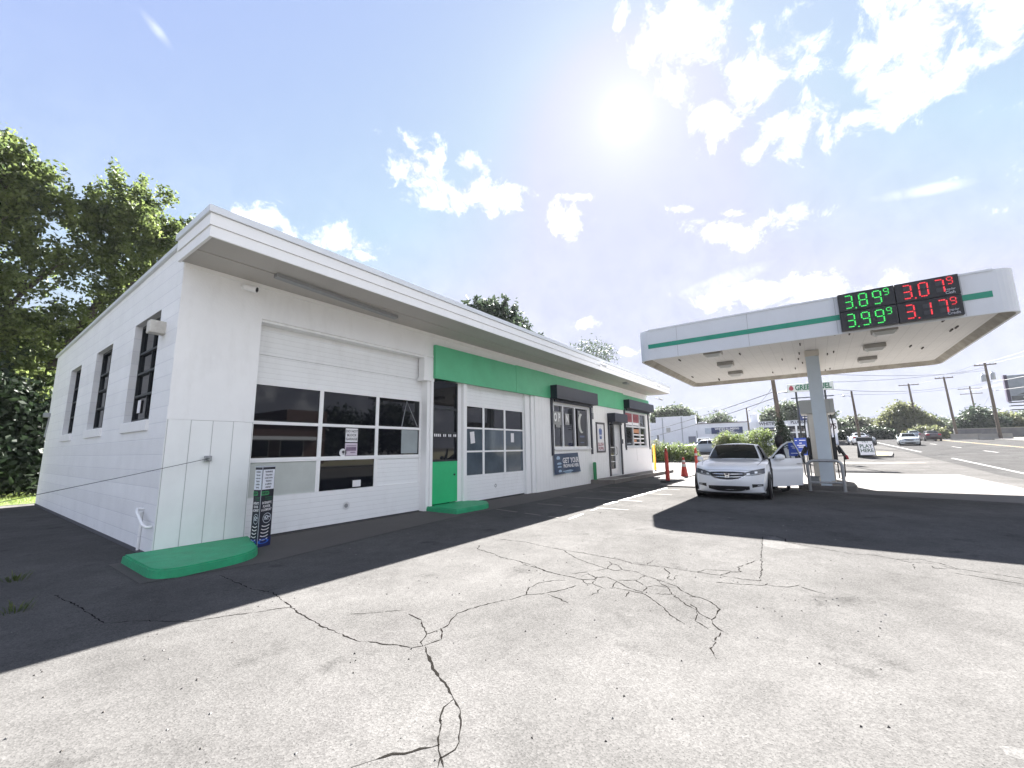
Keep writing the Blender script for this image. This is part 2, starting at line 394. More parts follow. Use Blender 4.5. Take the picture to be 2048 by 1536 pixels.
def leaf_mat(name, c1, c2, trans=0.35, scale=0.9):
    m = bpy.data.materials.new(name); m.use_nodes = True
    t, b = nodes_of(m)
    L = t.links.new
    co = t.nodes.new('ShaderNodeTexCoord')
    n = t.nodes.new('ShaderNodeTexNoise'); n.inputs['Scale'].default_value = scale; n.inputs['Detail'].default_value = 8; n.inputs['Roughness'].default_value = 0.75
    L(co.outputs['Object'], n.inputs['Vector'])
    r = t.nodes.new('ShaderNodeMapRange'); r.inputs['From Min'].default_value = 0.35; r.inputs['From Max'].default_value = 0.65
    L(n.outputs['Fac'], r.inputs['Value'])
    mx = t.nodes.new('ShaderNodeMix'); mx.data_type = 'RGBA'
    L(r.outputs[0], mx.inputs['Factor']); mx.inputs[6].default_value = (*c1, 1); mx.inputs[7].default_value = (*c2, 1)
    L(mx.outputs[2], b.inputs['Base Color'])
    b.inputs['Roughness'].default_value = 0.55
    b.inputs['Specular IOR Level'].default_value = 0.3
    tr = t.nodes.new('ShaderNodeBsdfTranslucent')
    hs = t.nodes.new('ShaderNodeHueSaturation'); hs.inputs['Saturation'].default_value = 0.95; hs.inputs['Value'].default_value = 1.5
    L(mx.outputs[2], hs.inputs['Color']); L(hs.outputs[0], tr.inputs['Color'])
    ms = t.nodes.new('ShaderNodeMixShader'); ms.inputs[0].default_value = trans
    L(b.outputs[0], ms.inputs[1]); L(tr.outputs[0], ms.inputs[2])
    L(ms.outputs[0], t.nodes['Material Output'].inputs['Surface'])
    MATS[name] = m
    return m

# ------------------------------------------------------------------ mesh helpers
I4 = Matrix.Identity(4)
WM = {}                                            # world matrix of every Empty
def frame(o, right, up):
    r = Vector(right).normalized(); u = Vector(up).normalized(); n = r.cross(u)
    return Matrix(((r.x, u.x, n.x, o[0]), (r.y, u.y, n.y, o[1]), (r.z, u.z, n.z, o[2]), (0, 0, 0, 1)))
def front(x, y, z): return frame((x, y, z), (1, 0, 0), (0, 0, 1))      # faces -Y
def west(x, y, z): return frame((x, y, z), (0, -1, 0), (0, 0, 1))      # faces -X

_FONT = {}
def text_geo(s, size, spacing=1.0, offset=0.0):
    k = (s, size, spacing, offset)
    if k in _FONT:
        return _FONT[k]
    cu = bpy.data.curves.new('t', 'FONT')
    cu.body = s; cu.size = size; cu.align_x = 'CENTER'; cu.align_y = 'CENTER'
    cu.space_character = spacing; cu.offset = offset; cu.resolution_u = 3; cu.extrude = 0.0
    o = bpy.data.objects.new('t', cu)
    col.objects.link(o)
    dg = bpy.context.evaluated_depsgraph_get()
    me = bpy.data.meshes.new_from_object(o.evaluated_get(dg))
    v = [tuple(x.co) for x in me.vertices]; f = [tuple(p.vertices) for p in me.polygons]
    bpy.data.objects.remove(o); bpy.data.curves.remove(cu); bpy.data.meshes.remove(me)
    _FONT[k] = (v, f)
    return v, f

class MB:
    def __init__(s): s.v = []; s.f = []; s.mi = []; s.sm = []
    def add(s, vs, fs, m=0, smooth=False, M=None):
        n = len(s.v)
        if M is not None: vs = [M @ Vector(p) for p in vs]
        s.v += [tuple(p) for p in vs]
        for q in fs:
            s.f.append(tuple(n + i for i in q)); s.mi.append(m); s.sm.append(smooth)
        return s
    def box(s, x0, x1, y0, y1, z0, z1, m=0, M=None, b=0.0):
        if b > 0:
            b = min(b, abs(x1 - x0) * .45, abs(y1 - y0) * .45, abs(z1 - z0) * .45)
            bm = bmesh.new(); bmesh.ops.create_cube(bm, size=1)
            for v in bm.verts:
                v.co = Vector(((x0 + x1) / 2 + v.co.x * (x1 - x0), (y0 + y1) / 2 + v.co.y * (y1 - y0), (z0 + z1) / 2 + v.co.z * (z1 - z0)))
            bmesh.ops.bevel(bm, geom=bm.edges[:], offset=b, segments=2, affect='EDGES', profile=0.6)
            return s.bm(bm, m, M)
        vs = [(x0, y0, z0), (x1, y0, z0), (x1, y1, z0), (x0, y1, z0), (x0, y0, z1), (x1, y0, z1), (x1, y1, z1), (x0, y1, z1)]
        return s.add(vs, [(3, 2, 1, 0), (4, 5, 6, 7), (0, 1, 5, 4), (1, 2, 6, 5), (2, 3, 7, 6), (3, 0, 4, 7)], m, False, M)
    def bm(s, bm, m=0, M=None, smooth=False):
        bm.verts.ensure_lookup_table(); bm.verts.index_update()
        s.add([v.co.copy() for v in bm.verts], [tuple(v.index for v in f.verts) for f in bm.faces], m, smooth, M)
        bm.free(); return s
    def prism(s, poly, z0, z1, m=0, M=None, smooth=False):
        n = len(poly)
        vs = [(x, y, z0) for x, y in poly] + [(x, y, z1) for x, y in poly]
        fs = [tuple(range(n))[::-1], tuple(range(n, 2 * n))]
        s.add(vs, fs, m, False, M)
        s.add(vs, [(i, (i + 1) % n, n + (i + 1) % n, n + i) for i in range(n)], m, smooth, M)
        return s
    def quad(s, a, b, c, d, m=0, M=None): return s.add([a, b, c, d], [(0, 1, 2, 3)], m, False, M)
    def poly(s, pts, m=0, M=None): return s.add(pts, [tuple(range(len(pts)))], m, False, M)
    def cyl(s, p0, p1, r0, r1=None, n=12, m=0, cap=True, M=None):
        p0 = Vector(p0); p1 = Vector(p1); r1 = r0 if r1 is None else r1
        d = (p1 - p0).normalized()
        a = d.cross(Vector((0, 0, 1)) if abs(d.z) < .95 else Vector((1, 0, 0))).normalized(); b = d.cross(a)
        vs = []
        for p, r in ((p0, r0), (p1, r1)):
            vs += [p + a * (r * math.cos(2 * math.pi * i / n)) + b * (r * math.sin(2 * math.pi * i / n)) for i in range(n)]
        s.add(vs, [(i, (i + 1) % n, n + (i + 1) % n, n + i) for i in range(n)], m, True, M)
        if cap: s.add(vs, [tuple(range(n))[::-1], tuple(range(n, 2 * n))], m, False, M)
        return s
    def tube(s, pts, r, n=8, m=0, M=None, closed_caps=True):
        pts = [Vector(p) for p in pts]; rr = r if isinstance(r, (list, tuple)) else [r] * len(pts)
        rings = []; ref = None
        for i, p in enumerate(pts):
            d = (pts[min(i + 1, len(pts) - 1)] - pts[max(i - 1, 0)]).normalized()
            if ref is None: ref = d.cross(Vector((0, 0, 1)) if abs(d.z) < .9 else Vector((1, 0, 0))).normalized()
            ref = (ref - d * ref.dot(d)).normalized(); b = d.cross(ref)
            rings += [p + ref * (rr[i] * math.cos(2 * math.pi * k / n)) + b * (rr[i] * math.sin(2 * math.pi * k / n)) for k in range(n)]
        fs = [(i * n + k, i * n + (k + 1) % n, (i + 1) * n + (k + 1) % n, (i + 1) * n + k) for i in range(len(pts) - 1) for k in range(n)]
        s.add(rings, fs, m, True, M)
        if closed_caps: s.add(rings, [tuple(range(n))[::-1], tuple(range(len(rings) - n, len(rings)))], m, False, M)
        return s
    def lathe(s, prof, o=(0, 0, 0), n=20, m=0, M=None, axis='z', smooth=True):
        vs = []
        for r, z in prof:
            for i in range(n):
                a = 2 * math.pi * i / n; c, d = r * math.cos(a), r * math.sin(a)
                vs.append((o[0] + c, o[1] + d, o[2] + z) if axis == 'z' else (o[0] + c, o[1] + z, o[2] + d) if axis == 'y' else (o[0] + z, o[1] + c, o[2] + d))
        fs = [(i * n + k, i * n + (k + 1) % n, (i + 1) * n + (k + 1) % n, (i + 1) * n + k) for i in range(len(prof) - 1) for k in range(n)]
        return s.add(vs, fs, m, smooth, M)
    def grid(s, fn, nu, nv, m=0, M=None, smooth=True, flip=False):
        vs = [fn(i / nu, j / nv) for j in range(nv + 1) for i in range(nu + 1)]
        w = nu + 1
        fs = [(j * w + i, j * w + i + 1, (j + 1) * w + i + 1, (j + 1) * w + i) for j in range(nv) for i in range(nu)]
        if flip: fs = [f[::-1] for f in fs]
        return s.add(vs, fs, m, smooth, M)
    def ring(s, r0, r1, M, n=24, m=0, a0=0.0, a1=2 * math.pi, sx=1.0, sy=1.0):
        vs = []
        for i in range(n + 1):
            a = a0 + (a1 - a0) * i / n
            vs += [(r0 * math.cos(a) * sx, r0 * math.sin(a) * sy, 0), (r1 * math.cos(a) * sx, r1 * math.sin(a) * sy, 0)]
        return s.add(vs, [(2 * i, 2 * i + 1, 2 * i + 3, 2 * i + 2) for i in range(n)], m, False, M)
    def disc(s, r, M, n=20, m=0, sx=1.0, sy=1.0):
        return s.add([(r * math.cos(2 * math.pi * i / n) * sx, r * math.sin(2 * math.pi * i / n) * sy, 0) for i in range(n)], [tuple(range(n))], m, False, M)
    def text(s, t, size, M, m=0, bold=0.0, spacing=1.0, sx=1.0, shear=0.0):
        v, f = text_geo(t, size, spacing, bold * size)
        return s.add([(p[0] * sx + shear * p[1], p[1], 0) for p in v], f, m, False, M)
    def build(s, name, mats, parent=None, loc=None, rot=None, local=False):
        me = bpy.data.meshes.new(name)
        W = WM[parent.name] if parent is not None else (Matrix.Translation(loc) if loc is not None else I4)
        vs = s.v
        if not local and W != I4:
            A = np.array(W.inverted()); P = np.array(vs, float)
            vs = (P @ A[:3, :3].T + A[:3, 3])
        me.from_pydata([tuple(map(float, p)) for p in vs], [], s.f)
        if not isinstance(mats, (list, tuple)): mats = [mats]
        for q in mats: me.materials.append(q)
        me.polygons.foreach_set('material_index', s.mi)
        me.polygons.foreach_set('use_smooth', s.sm)
        me.update()
        o = bpy.data.objects.new(name, me)
        col.objects.link(o)
        if parent is not None: o.parent = parent
        elif loc is not None: o.location = loc
        if parent is not None: WM[o.name] = W
        else: WM[o.name] = W
        return o

def tag(o, label, cat, group=None):
    o['label'] = label; o['category'] = cat
    if group: o['group'] = group
    return o
def structure(o): o['kind'] = 'structure'; return o
def stuff(o): o['kind'] = 'stuff'; return o
def thing(name, label, cat, loc=(0, 0, 0), rz=0.0, group=None):
    o = bpy.data.objects.new(name, None); col.objects.link(o)
    o.empty_display_size = 0.3
    o.location = loc; o.rotation_euler = (0, 0, rz)
    WM[o.name] = Matrix.Translation(loc) @ Matrix.Rotation(rz, 4, 'Z')
    return tag(o, label, cat, group)
KIDS = {}
def copy_tree(o, loc=None, rz=None, label=None, parent=None):
    c = o.copy(); col.objects.link(c)
    if parent is not None: c.parent = parent
    else:
        if loc is not None: c.location = loc
        if rz is not None: c.rotation_euler = (0, 0, rz)
        if label: c['label'] = label
        WM[c.name] = Matrix.Translation(c.location) @ Matrix.Rotation(c.rotation_euler.z, 4, 'Z')
    for ch in [k for k in bpy.data.objects if k.parent == o]: copy_tree(ch, parent=c)
    return c

def hz(x): return 0.030 * min(max(0.0, x - 26.0), 74.0)

# ================================================================== SETTING
asph = asphalt_mat('asphalt_lot', (0.092, 0.090, 0.0875), 1.0, 0.28)
asph2 = asphalt_mat('asphalt_road', (0.064, 0.0635, 0.063), 0.55, 0.2)
conc = mat('concrete', (0.14, 0.133, 0.125), 0.9, var=0.14, vs=1.6, bump=0.4, bs=90, dirt=0.35, dcol=(0.16, 0.14, 0.12))
conc_l = mat('concrete_light', (0.092, 0.090, 0.087), 0.9, spec=0.1, var=0.12, vs=1.2, bump=0.3, bs=70, dirt=0.25, dcol=(0.2, 0.18, 0.15))
grass_m = mat('grass_ground', (0.10, 0.14, 0.03), 0.95, var=0.45, vs=5, bump=0.8, bs=40)
crack_m = mat('crack_dark', (0.013, 0.012, 0.011), 1.0, spec=0.0)
line_w = mat('road_paint_white', (0.21, 0.21, 0.20), 0.7, var=0.15, vs=8)
line_f = mat('road_paint_faded', (0.13, 0.12, 0.105), 0.85, var=0.35, vs=5)
line_y = mat('road_paint_yellow', (0.22, 0.16, 0.05), 0.7, var=0.2, vs=8)
cement_m = mat('cement_patch', (0.115, 0.113, 0.11), 0.85, var=0.12, vs=6)

def sheet(xs, y0, y1, dz, m, name):
    mb = MB(); pts = []
    for x in xs: pts += [(x, y0, hz(x) + dz), (x, y1, hz(x) + dz)]
    mb.add(pts, [(2 * i, 2 * i + 2, 2 * i + 3, 2 * i + 1) for i in range(len(xs) - 1)])
    return structure(mb.build(name, m))
sheet([-400, 26, 100, 600], -400, 400, 0, asph, 'ground')
sheet([-400, 26, 100, 400], -28.6, -14.6, 0.004, asph2, 'road')
lm = MB()
def stripe(mb, x0, x1, y, w, dz=0.008, m=0):
    xs = [x0] + [x for x in (26.0, 100.0) if x0 < x < x1] + [x1]
    for a, b in zip(xs[:-1], xs[1:]):
        mb.quad((a, y - w / 2, hz(a) + dz), (b, y - w / 2, hz(b) + dz), (b, y + w / 2, hz(b) + dz), (a, y + w / 2, hz(a) + dz), m)
stripe(lm, -60, 40, -15.6, .14); stripe(lm, 49.5, 120, -15.45, .14)
for k in range(-4, 12): stripe(lm, 6 + 10.5 * k, 9.6 + 10.5 * k, -19.7, .13)
stripe(lm, -60, 140, -23.5, .12, m=1); stripe(lm, -60, 140, -23.85, .12, m=1)
structure(lm.build('road_markings', [line_w, line_y]))
kb = MB()
for a, b in ((-120, 26), (26, 100), (100, 160)):
    kb.add([(a, -28.6, hz(a)), (b, -28.6, hz(b)), (b, -28.6, hz(b) + .13), (a, -28.6, hz(a) + .13), (a, -28.8, hz(a) + .13), (b, -28.8, hz(b) + .13), (b, -31, hz(b) + .13), (a, -31, hz(a) + .13)],
           [(0, 1, 2, 3), (3, 2, 5, 4), (4, 5, 6, 7)])
structure(kb.build('pavement', conc_l))
# verge beyond the far pavement and the lawn behind the shop
sheet([-60, 26, 100, 200], -60, -31, 0.05, mat('verge', (0.16, 0.15, 0.09), 0.95, var=0.4, vs=1.2, bump=0.5, bs=30), 'verge')
sheet([-40, 0.6], 12.6, 60, 0.012, grass_m, 'lawn')

# concrete forecourt slab under the canopy, with its joints
fc = MB()
P = [(14.55, -2.9), (14.65, -7.4), (13.3, -12.2), (13.05, -13.1), (19.5, -13.2), (25.9, -13.2), (25.3, -9), (25.1, -2.9)]
fc.prism(P, -0.02, 0.045)
structure(fc.build('forecourt', mat('forecourt_concrete', (0.135, 0.130, 0.125), 0.9, spec=0.05, var=0.14, vs=1.2, bump=0.3, bs=70, dirt=0.3, dcol=(0.08, 0.075, 0.07))))
jn = MB()
for x in (17.6, 21.2): jn.box(x, x + .02, -13.1, -2.95, .03, .049)
for y in (-5.2, -10.6): jn.box(15.2, 25.0, y, y + .02, .03, .049)
structure(jn.build('forecourt_joints', mat('joint', (.12, .11, .10), .9)))
# sunlit apron strip beside the shop end and towards the hedge
lt = MB(); lt.poly([(15.6, -2.85, .006), (34.6, -2.85, hz(34.6) + .006), (34.6, 4.4, hz(34.6) + .006), (26, 4.4, .006), (23.2, 4.4, .006), (23.2, -1.1, .006), (15.6, -1.15, .006)])
structure(lt.build('side_yard', conc_l))
# concrete strip along the foot of the shop front
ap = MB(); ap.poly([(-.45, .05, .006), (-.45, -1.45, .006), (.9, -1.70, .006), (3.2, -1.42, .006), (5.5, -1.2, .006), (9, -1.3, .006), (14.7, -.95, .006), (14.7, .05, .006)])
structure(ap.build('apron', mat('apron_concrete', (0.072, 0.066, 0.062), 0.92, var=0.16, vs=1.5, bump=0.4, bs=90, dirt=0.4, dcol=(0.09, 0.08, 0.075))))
# faint parking bay lines
pk = MB()
def bayline(mb, a, b, w, m=0, z=0.008):
    a = Vector((*a, z)); b = Vector((*b, z)); d = (b - a).normalized(); n = Vector((-d.y, d.x, 0)) * w / 2
    N = max(2, int((b - a).length / .25))
    for i in range(N):
        if random.random() < .16: continue
        p = a.lerp(b, i / N); q = a.lerp(b, (i + 1) / N); j = random.uniform(.75, 1.1)
        mb.quad(p - n * j, q - n * j, q + n * j, p + n * j, m)
bayline(pk, (6.5, -1.3), (6.15, -3.3), .09); bayline(pk, (7.9, -1.4), (8.0, -4.2), .09)
bayline(pk, (9.75, -1.3), (9.75, -4.2), .09); bayline(pk, (11.7, -1.25), (11.75, -4.2), .09); bayline(pk, (13.3, -1.2), (13.5, -4.0), .09)
structure(pk.build('parking_lines', line_f))
pk2 = MB(); bayline(pk2, (8.6, -3.32), (15.8, -3.42), .13); bayline(pk2, (6.1, -3.60), (8.0, -3.42), .07)
structure(pk2.build('painted_edge_line', line_w))

ck = MB()
for w, L in CRACKS:
    pts = []
    for (x0, y0), (x1, y1) in zip(L[:-1], L[1:]):
        d = math.hypot(x1 - x0, y1 - y0); n = max(1, int(d / .035))
        for i in range(n):
            k = i / n; j = min(.011, d * .05)
            pts.append((x0 + (x1 - x0) * k + random.uniform(-j, j), y0 + (y1 - y0) * k + random.uniform(-j, j)))
    pts.append(L[-1])
    prev = None
    for i, p in enumerate(pts):
        a = pts[max(0, i - 1)]; b = pts[min(len(pts) - 1, i + 1)]
        dx, dy = b[0] - a[0], b[1] - a[1]; l = math.hypot(dx, dy) or 1
        ww = (w * .42 if w < .015 else w * .28) * random.choice((.2, .5, .8, 1.0, 1.2, 1.5)) * (0.4 if i in (0, len(pts) - 1) else 1)
        cur = ((p[0] - dy / l * ww, p[1] + dx / l * ww, .0016), (p[0] + dy / l * ww, p[1] - dx / l * ww, .0016))
        if prev: ck.quad(prev[0], prev[1], cur[1], cur[0])
        prev = cur
structure(ck.build('pavement_cracks', crack_m))
pt = MB()
for L in PATCHES: pt.poly([(x, y, .0010) for x, y in L])
structure(pt.build('pavement_patches', asphalt_mat('patch_asphalt', (0.118, 0.116, 0.113), 0.5, 0.3)))
# loose grit and small stones lying on the lot
gt = MB()
for i in range(900):
    x = random.uniform(-3, 12); y = random.uniform(-8.4, -1.8); r = random.uniform(.003, .011) * (1.5 if random.random() < .06 else 1)
    a = random.uniform(0, 6); vs = [(x + r * math.cos(a + k * 2.1) * random.uniform(.7, 1.3), y + r * math.sin(a + k * 2.1), .001) for k in range(3)] + [(x, y, r * .9)]
    gt.add(vs, [(0, 1, 3), (1, 2, 3), (2, 0, 3)], random.choice((0, 0, 1)))
stuff(gt.build('gravel', [mat('grit_dark', (.05, .045, .04), .9), mat('grit_pale', (.17, .165, .16), .9)]))

# ================================================================== STATION BUILDING
white = mat('white_paint', (0.88, 0.88, 0.875), 0.5, var=0.04, vs=1.4, dirt=0.16, bump=0.12, bs=25)
white2 = mat('white_trim', (0.88, 0.88, 0.875), 0.45, var=0.03, vs=3, dirt=0.05)
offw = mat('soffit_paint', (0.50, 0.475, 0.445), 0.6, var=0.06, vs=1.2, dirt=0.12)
blockm = block_mat('painted_block', (0.88, 0.885, 0.89))
plank = groove_mat('plank_siding_paint', (0.87, 0.88, 0.87), 0, 0.30, 0.012, depth=0.6, dark=0.58)
vsid = groove_mat('shop_siding_paint', (0.87, 0.87, 0.855), 0, 0.20, 0.012, depth=0.4, dark=0.84)
ribbed = groove_mat('door_section_paint', (0.87, 0.88, 0.88), 2, 0.10, 0.008, depth=0.5, dark=0.86, var=0.03, dirt=0.16)
green = mat('green_paint', (0.095, 0.46, 0.235), 0.5, var=0.12, vs=2.2, dirt=0.05, dcol=(.03, .16, .09), bump=0.15, bs=30)
green2 = mat('green_paint_step', (0.015, 0.33, 0.145), 0.55, var=0.25, vs=6, dirt=0.5, dcol=(.02, .12, .065), bump=0.4, bs=50)
green3 = mat('green_door_paint', (0.02, 0.47, 0.18), 0.4, var=0.10, vs=3, bump=0.1, bs=30)
navy = mat('shutter_navy', (0.012, 0.016, 0.030), 0.38, spec=0.35, var=0.2, vs=3, dirt=0.15, dcol=(.04, .045, .055))
glass = mat('dark_glass', (0.006, 0.007, 0.010), 0.02, spec=0.42)
glassb = mat('dusty_glass', (0.07, 0.095, 0.12), 0.08, var=0.35, vs=2.0, spec=0.4, dirt=0.35, dcol=(.14, .18, .21))
glassg = mat('hazed_plastic_pane', (0.32, 0.36, 0.37), 0.35, var=0.2, vs=2)
steel = mat('dark_steel', (0.03, 0.035, 0.04), 0.5, metal=0.3)
alum = mat('aluminium', (0.72, 0.73, 0.74), 0.35, metal=0.35, var=0.08, vs=9)
rubber = mat('black_rubber', (0.015, 0.015, 0.016), 0.7)
grey = mat('grey_metal', (0.33, 0.34, 0.35), 0.5, metal=0.4, var=0.12, vs=8)
dirtyw = mat('dirty_white_metal', (0.62, 0.60, 0.55), 0.5, var=0.2, vs=9, dirt=0.5, dcol=(.2, .15, .1))
paper = mat('paper', (0.78, 0.77, 0.78), 0.7, var=0.04)
ink = mat('black_ink', (0.02, 0.02, 0.025), 0.6)
beige = mat('infill_panel', (0.50, 0.53, 0.50), 0.5, var=0.1, vs=3, dirt=0.15)
interior = mat('dark_interior', (0.02, 0.02, 0.022), 0.9)

B = thing('gas_station_building', 'long white flat-roofed service station with two garage doors and a green fascia band', 'building', (0, 0, 0))
LEN, DEP, TOP = 22.9, 11.9, 4.55
wins = [(0.93, 2.53, 2.10, 4.00), (4.24, 5.80, 2.10, 3.94), (7.54, 8.98, 2.09, 3.90)]
sw = MB()
ys = [0.0]
for a, b, z0, z1 in wins:
    sw.box(-.01, .30, ys[-1], a, 0, TOP); sw.box(-.01, .30, a, b, 0, z0 - .2); sw.box(-.01, .30, a, b, z1, TOP); ys.append(b)
sw.box(-.01, .30, ys[-1], DEP, 0, TOP)
SL = lambda y: 4.93 - .0195 * y
sw.add([(x, y, z) for x in (-.01, .30) for y, z in ((0, TOP), (DEP, TOP), (DEP, SL(DEP)), (0, SL(0)))], [(0, 3, 2, 1), (4, 5, 6, 7), (3, 7, 6, 2), (0, 4, 7, 3), (1, 2, 6, 5)])
sw.build('side_wall', blockm, B)
bw = MB(); bw.box(.30, LEN, DEP - .3, DEP, 0, TOP); bw.box(LEN - .3, LEN, .3, DEP - .3, 0, TOP)
bw.build('rear_wall', blockm, B)
for i, (a, b, z0, z1) in enumerate(wins):
    f = MB(); d = .12
    f.box(d - .02, d + .03, a, a + .045, z0, z1); f.box(d - .02, d + .03, b - .045, b, z0, z1)
    f.box(d - .02, d + .03, a + .045, b - .045, z0, z0 + .05); f.box(d - .02, d + .03, a + .045, b - .045, z1 - .05, z1)
    H = z1 - z0
    for k in (.26, .49, .70): f.box(d - .025, d + .02, a + .045, b - .045, z0 + H * k - .02, z0 + H * k + .02)
    f.box(d - .012, d + .02, (a + b) / 2 - .014, (a + b) / 2 + .014, z0 + .05, z1 - .05)
    w = f.build('side_window', steel, B)
    g = MB(); g.box(d + .022, d + .03, a + .04, b - .04, z0 + .04, z1 - .04); g.build('pane', glass, w)
    s = MB(); s.box(-.05, .29, a - .03, b + .03, z0 - .20, z0 - .015, b=.012); s.build('sill', white, w)
    if i == 0:
        n = MB(); n.box(d - .004, d + .004, 2.12, 2.30, 2.28, 2.52); n.build('paper_slip', paper, w)
al = MB(); al.box(-.22, .0, 0.56, 0.76, 3.49, 3.70, b=.015)
for k in range(5): al.box(-.19, -.03,   .556, .562, 3.52 + k * .034, 3.532 + k * .034)
al.build('alarm_box', dirtyw, B)
pp = MB(); pp.tube([(-.01, .60, .66), (-.09, .60, .67), (-.11, .52, .63), (-.11, .16, .47), (-.08, .08, .44), (-.02, .08, .44)], .020)
pp.build('pipe_handle', white2, B)
pp = MB(); pp.tube([(-.03, .60, .05), (-.03, .60, .62)], .02); pp.build('conduit', blockm, B)
lp = MB(); lp.box(-.16, -.01, 11.55, 11.75, 2.72, 2.86, b=.02); lp.tube([(-.06, 11.65, 2.1), (-.02, 11.65, 2.72)], .018); lp.build('wall_lamp', grey, B)

# --- front, left end
wp = MB(); wp.box(-.004, 1.22, -.012, .24, 2.042, 4.6); wp.build('wall_panel', white, B)
ps = MB(); ps.box(-.006, 1.22, -.014, .24, .10, 2.037); ps.build('plank_siding', plank, B)
cl = MB(); cl.box(.52, .62, -.075, -.03, 1.38, 1.47, b=.01); cl.cyl((.57, -.07, 1.43), (.57, -.12, 1.43), .028); cl.build('wire_clamp', grey, B)
cm = MB(); cm.cyl((.88, -.01, 4.45), (.88, -.10, 4.45), .05); cm.cyl((.88, -.07, 4.44), (1.02, -.20, 4.40), .055, .06); cm.cyl((1.005, -.186, 4.404), (1.025, -.205, 4.398), .045, m=1)
cm.build('security_camera', [white2, ink], B)
hd = MB(); hd.box(1.22, 5.5, 0, .30, 3.95, 4.6); hd.box(1.22, 5.5, .02, .26, 3.905, 3.95); hd.box(1.22, 5.5, -.018, 0, 3.95, 4.0)
hd.build('door_header', white, B)
jp = MB(); jp.box(5.33, 5.50, .02, .30, 0, 3.905); jp.box(5.42, 5.50, -.03, .02, .02, 3.36); jp.box(5.18, 5.50, -.02, .2, 3.38, 3.90, b=.01); jp.box(5.14, 5.52, -.04, .2, 3.30, 3.38, b=.01)
jp.build('door_post', white2, B)

def garage_door(y, xs, zrow, bottom, top, glassy, name, topline=None):
    """sectional door: xs = stile centres, zrow = window row bounds"""
    d = MB(); T = .05
    x0, x1 = xs[0], xs[-1]
    d.box(x0, x1, y, y + T, bottom, zrow[0][0] - .005)
    d.box(x0, x1, y, y + T, zrow[-1][1] + .035, (topline or top) - .004)
    if topline: d.box(x0, x1, y, y + T, topline + .004, top)
    root = d.build(name, ribbed, B)
    s = MB(); e = .042
    for i, x in enumerate(xs):
        a = x - (0 if i == 0 else e); b = x + (0 if i == len(xs) - 1 else e)
        if i == len(xs) - 1: a = x - .05
        if i == 0: b = x + .05
        for (z0, z1) in zrow: s.box(a, b, y - .004, y + T, z0, z1)
    for (z0, z1), nx in zip(zrow, zrow[1:] + [None]):
        s.box(x0, x1, y - .008, y + T, z1, (nx[0] if nx else z1 + .035))
        if nx: s.box(x0, x1, y - .012, y - .008, (z1 + nx[0]) / 2 - .004, (z1 + nx[0]) / 2 + .004)
    s.box(x0, x1, y - .006, y + T, zrow[0][0] - .005, zrow[0][0])
    s.build('sash', white2, root)
    for r, (z0, z1) in enumerate(zrow):
        for c in range(len(xs) - 1):
            mm, nm = glassy(r, c)
            g = MB(); g.box(xs[c] + .03, xs[c + 1] - .03, y + .014, y + .03, z0, z1); g.build(nm, mm, root)
    return root
gd = garage_door(.25, [1.24, 2.605, 3.99, 5.33], [(.71, 1.33), (1.41, 2.03), (2.09, 2.77)], .02, 3.93,
    lambda r, c: (beige, 'infill_panel') if (r, c) == (0, 0) else (ribbed, 'infill_panel') if (r, c) == (0, 2) else (glass, 'pane'), 'garage_door', 3.34)
h = MB(); h.ring(.045, .085, front(3.28, .245, .36), 20); h.build('lock_ring', alum, gd)
h = MB(); h.disc(.045, front(3.28, .246, .36), 16); h.build('lock', grey, gd)
h = MB(); h.box(4.72, 5.24, .258, .262, 1.44, 2.02); h.build('cardboard_sheet', glassg, gd)
h = MB(); h.tube([(4.72, .26, 2.1), (4.86, .26, 2.74), (5.22, .26, 2.12)], .012, m=0); h.build('pane_triangle', grey, gd)  # thin grey tube bent into a triangle across the pane
h = MB(); h.box(3.42, 3.62, .258, .263, .74, .88); h.build('paper_slip', paper, gd)
sk = MB(); sk.box(1.24, 5.33, .255, .30, 0.0, .022); sk.build('door_seal', rubber, gd)

# narrow bay between the garage doors
nb = MB(); nb.box(5.50, 6.45, .0, .05, .14, 1.21); ent = nb.build('green_door', green3, B)
k = MB(); k.box(5.50, 5.54, -.005, .06, 1.21, 3.36); k.box(6.41, 6.45, -.005, .06, 1.21, 3.36); k.box(5.54, 6.41, -.005, .06, 1.21, 1.25)
for z in (1.93, 2.58): k.box(5.54, 6.41, -.012, .05, z, z + .055)
k.build('frame', steel, ent)
for z0, z1 in ((1.25, 1.93), (1.985, 2.58), (2.635, 3.36)):
    g = MB(); g.box(5.54, 6.41, .02, .03, z0, z1); g.build('pane', glass, ent)
g = MB(); g.cyl((6.33, -.02, .85), (6.33, 0, .85), .025); g.build('lock', steel, ent)
po = MB(); po.box(6.45, 6.66, .06, .30, .0, 3.42); po.box(6.66, 6.80, -.035, .20, 0, 3.42, b=.006); po.build('door_post', white2, B)
gd2 = garage_door(.12, [6.80, 7.72, 8.79, 9.87], [(.78, 1.43), (1.48, 2.11), (2.16, 2.77)], .04, 3.42,
    lambda r, c: (glassb if r < 2 else glass, 'pane'), 'garage_door')
h = MB(); h.ring(.03, .055, front(8.28, .115, .40), 16); h.build('lock_ring', grey, gd2)
h = MB(); h.box(6.80, 9.87, .13, .17, 0, .042); h.build('door_seal', rubber, gd2)
jm = MB(); jm.box(9.87, 10.14, .03, .30, 0, 3.42); jm.box(10.17, 10.36, -.02, .30, 0, 3.42); jm.build('door_post', white2, B)

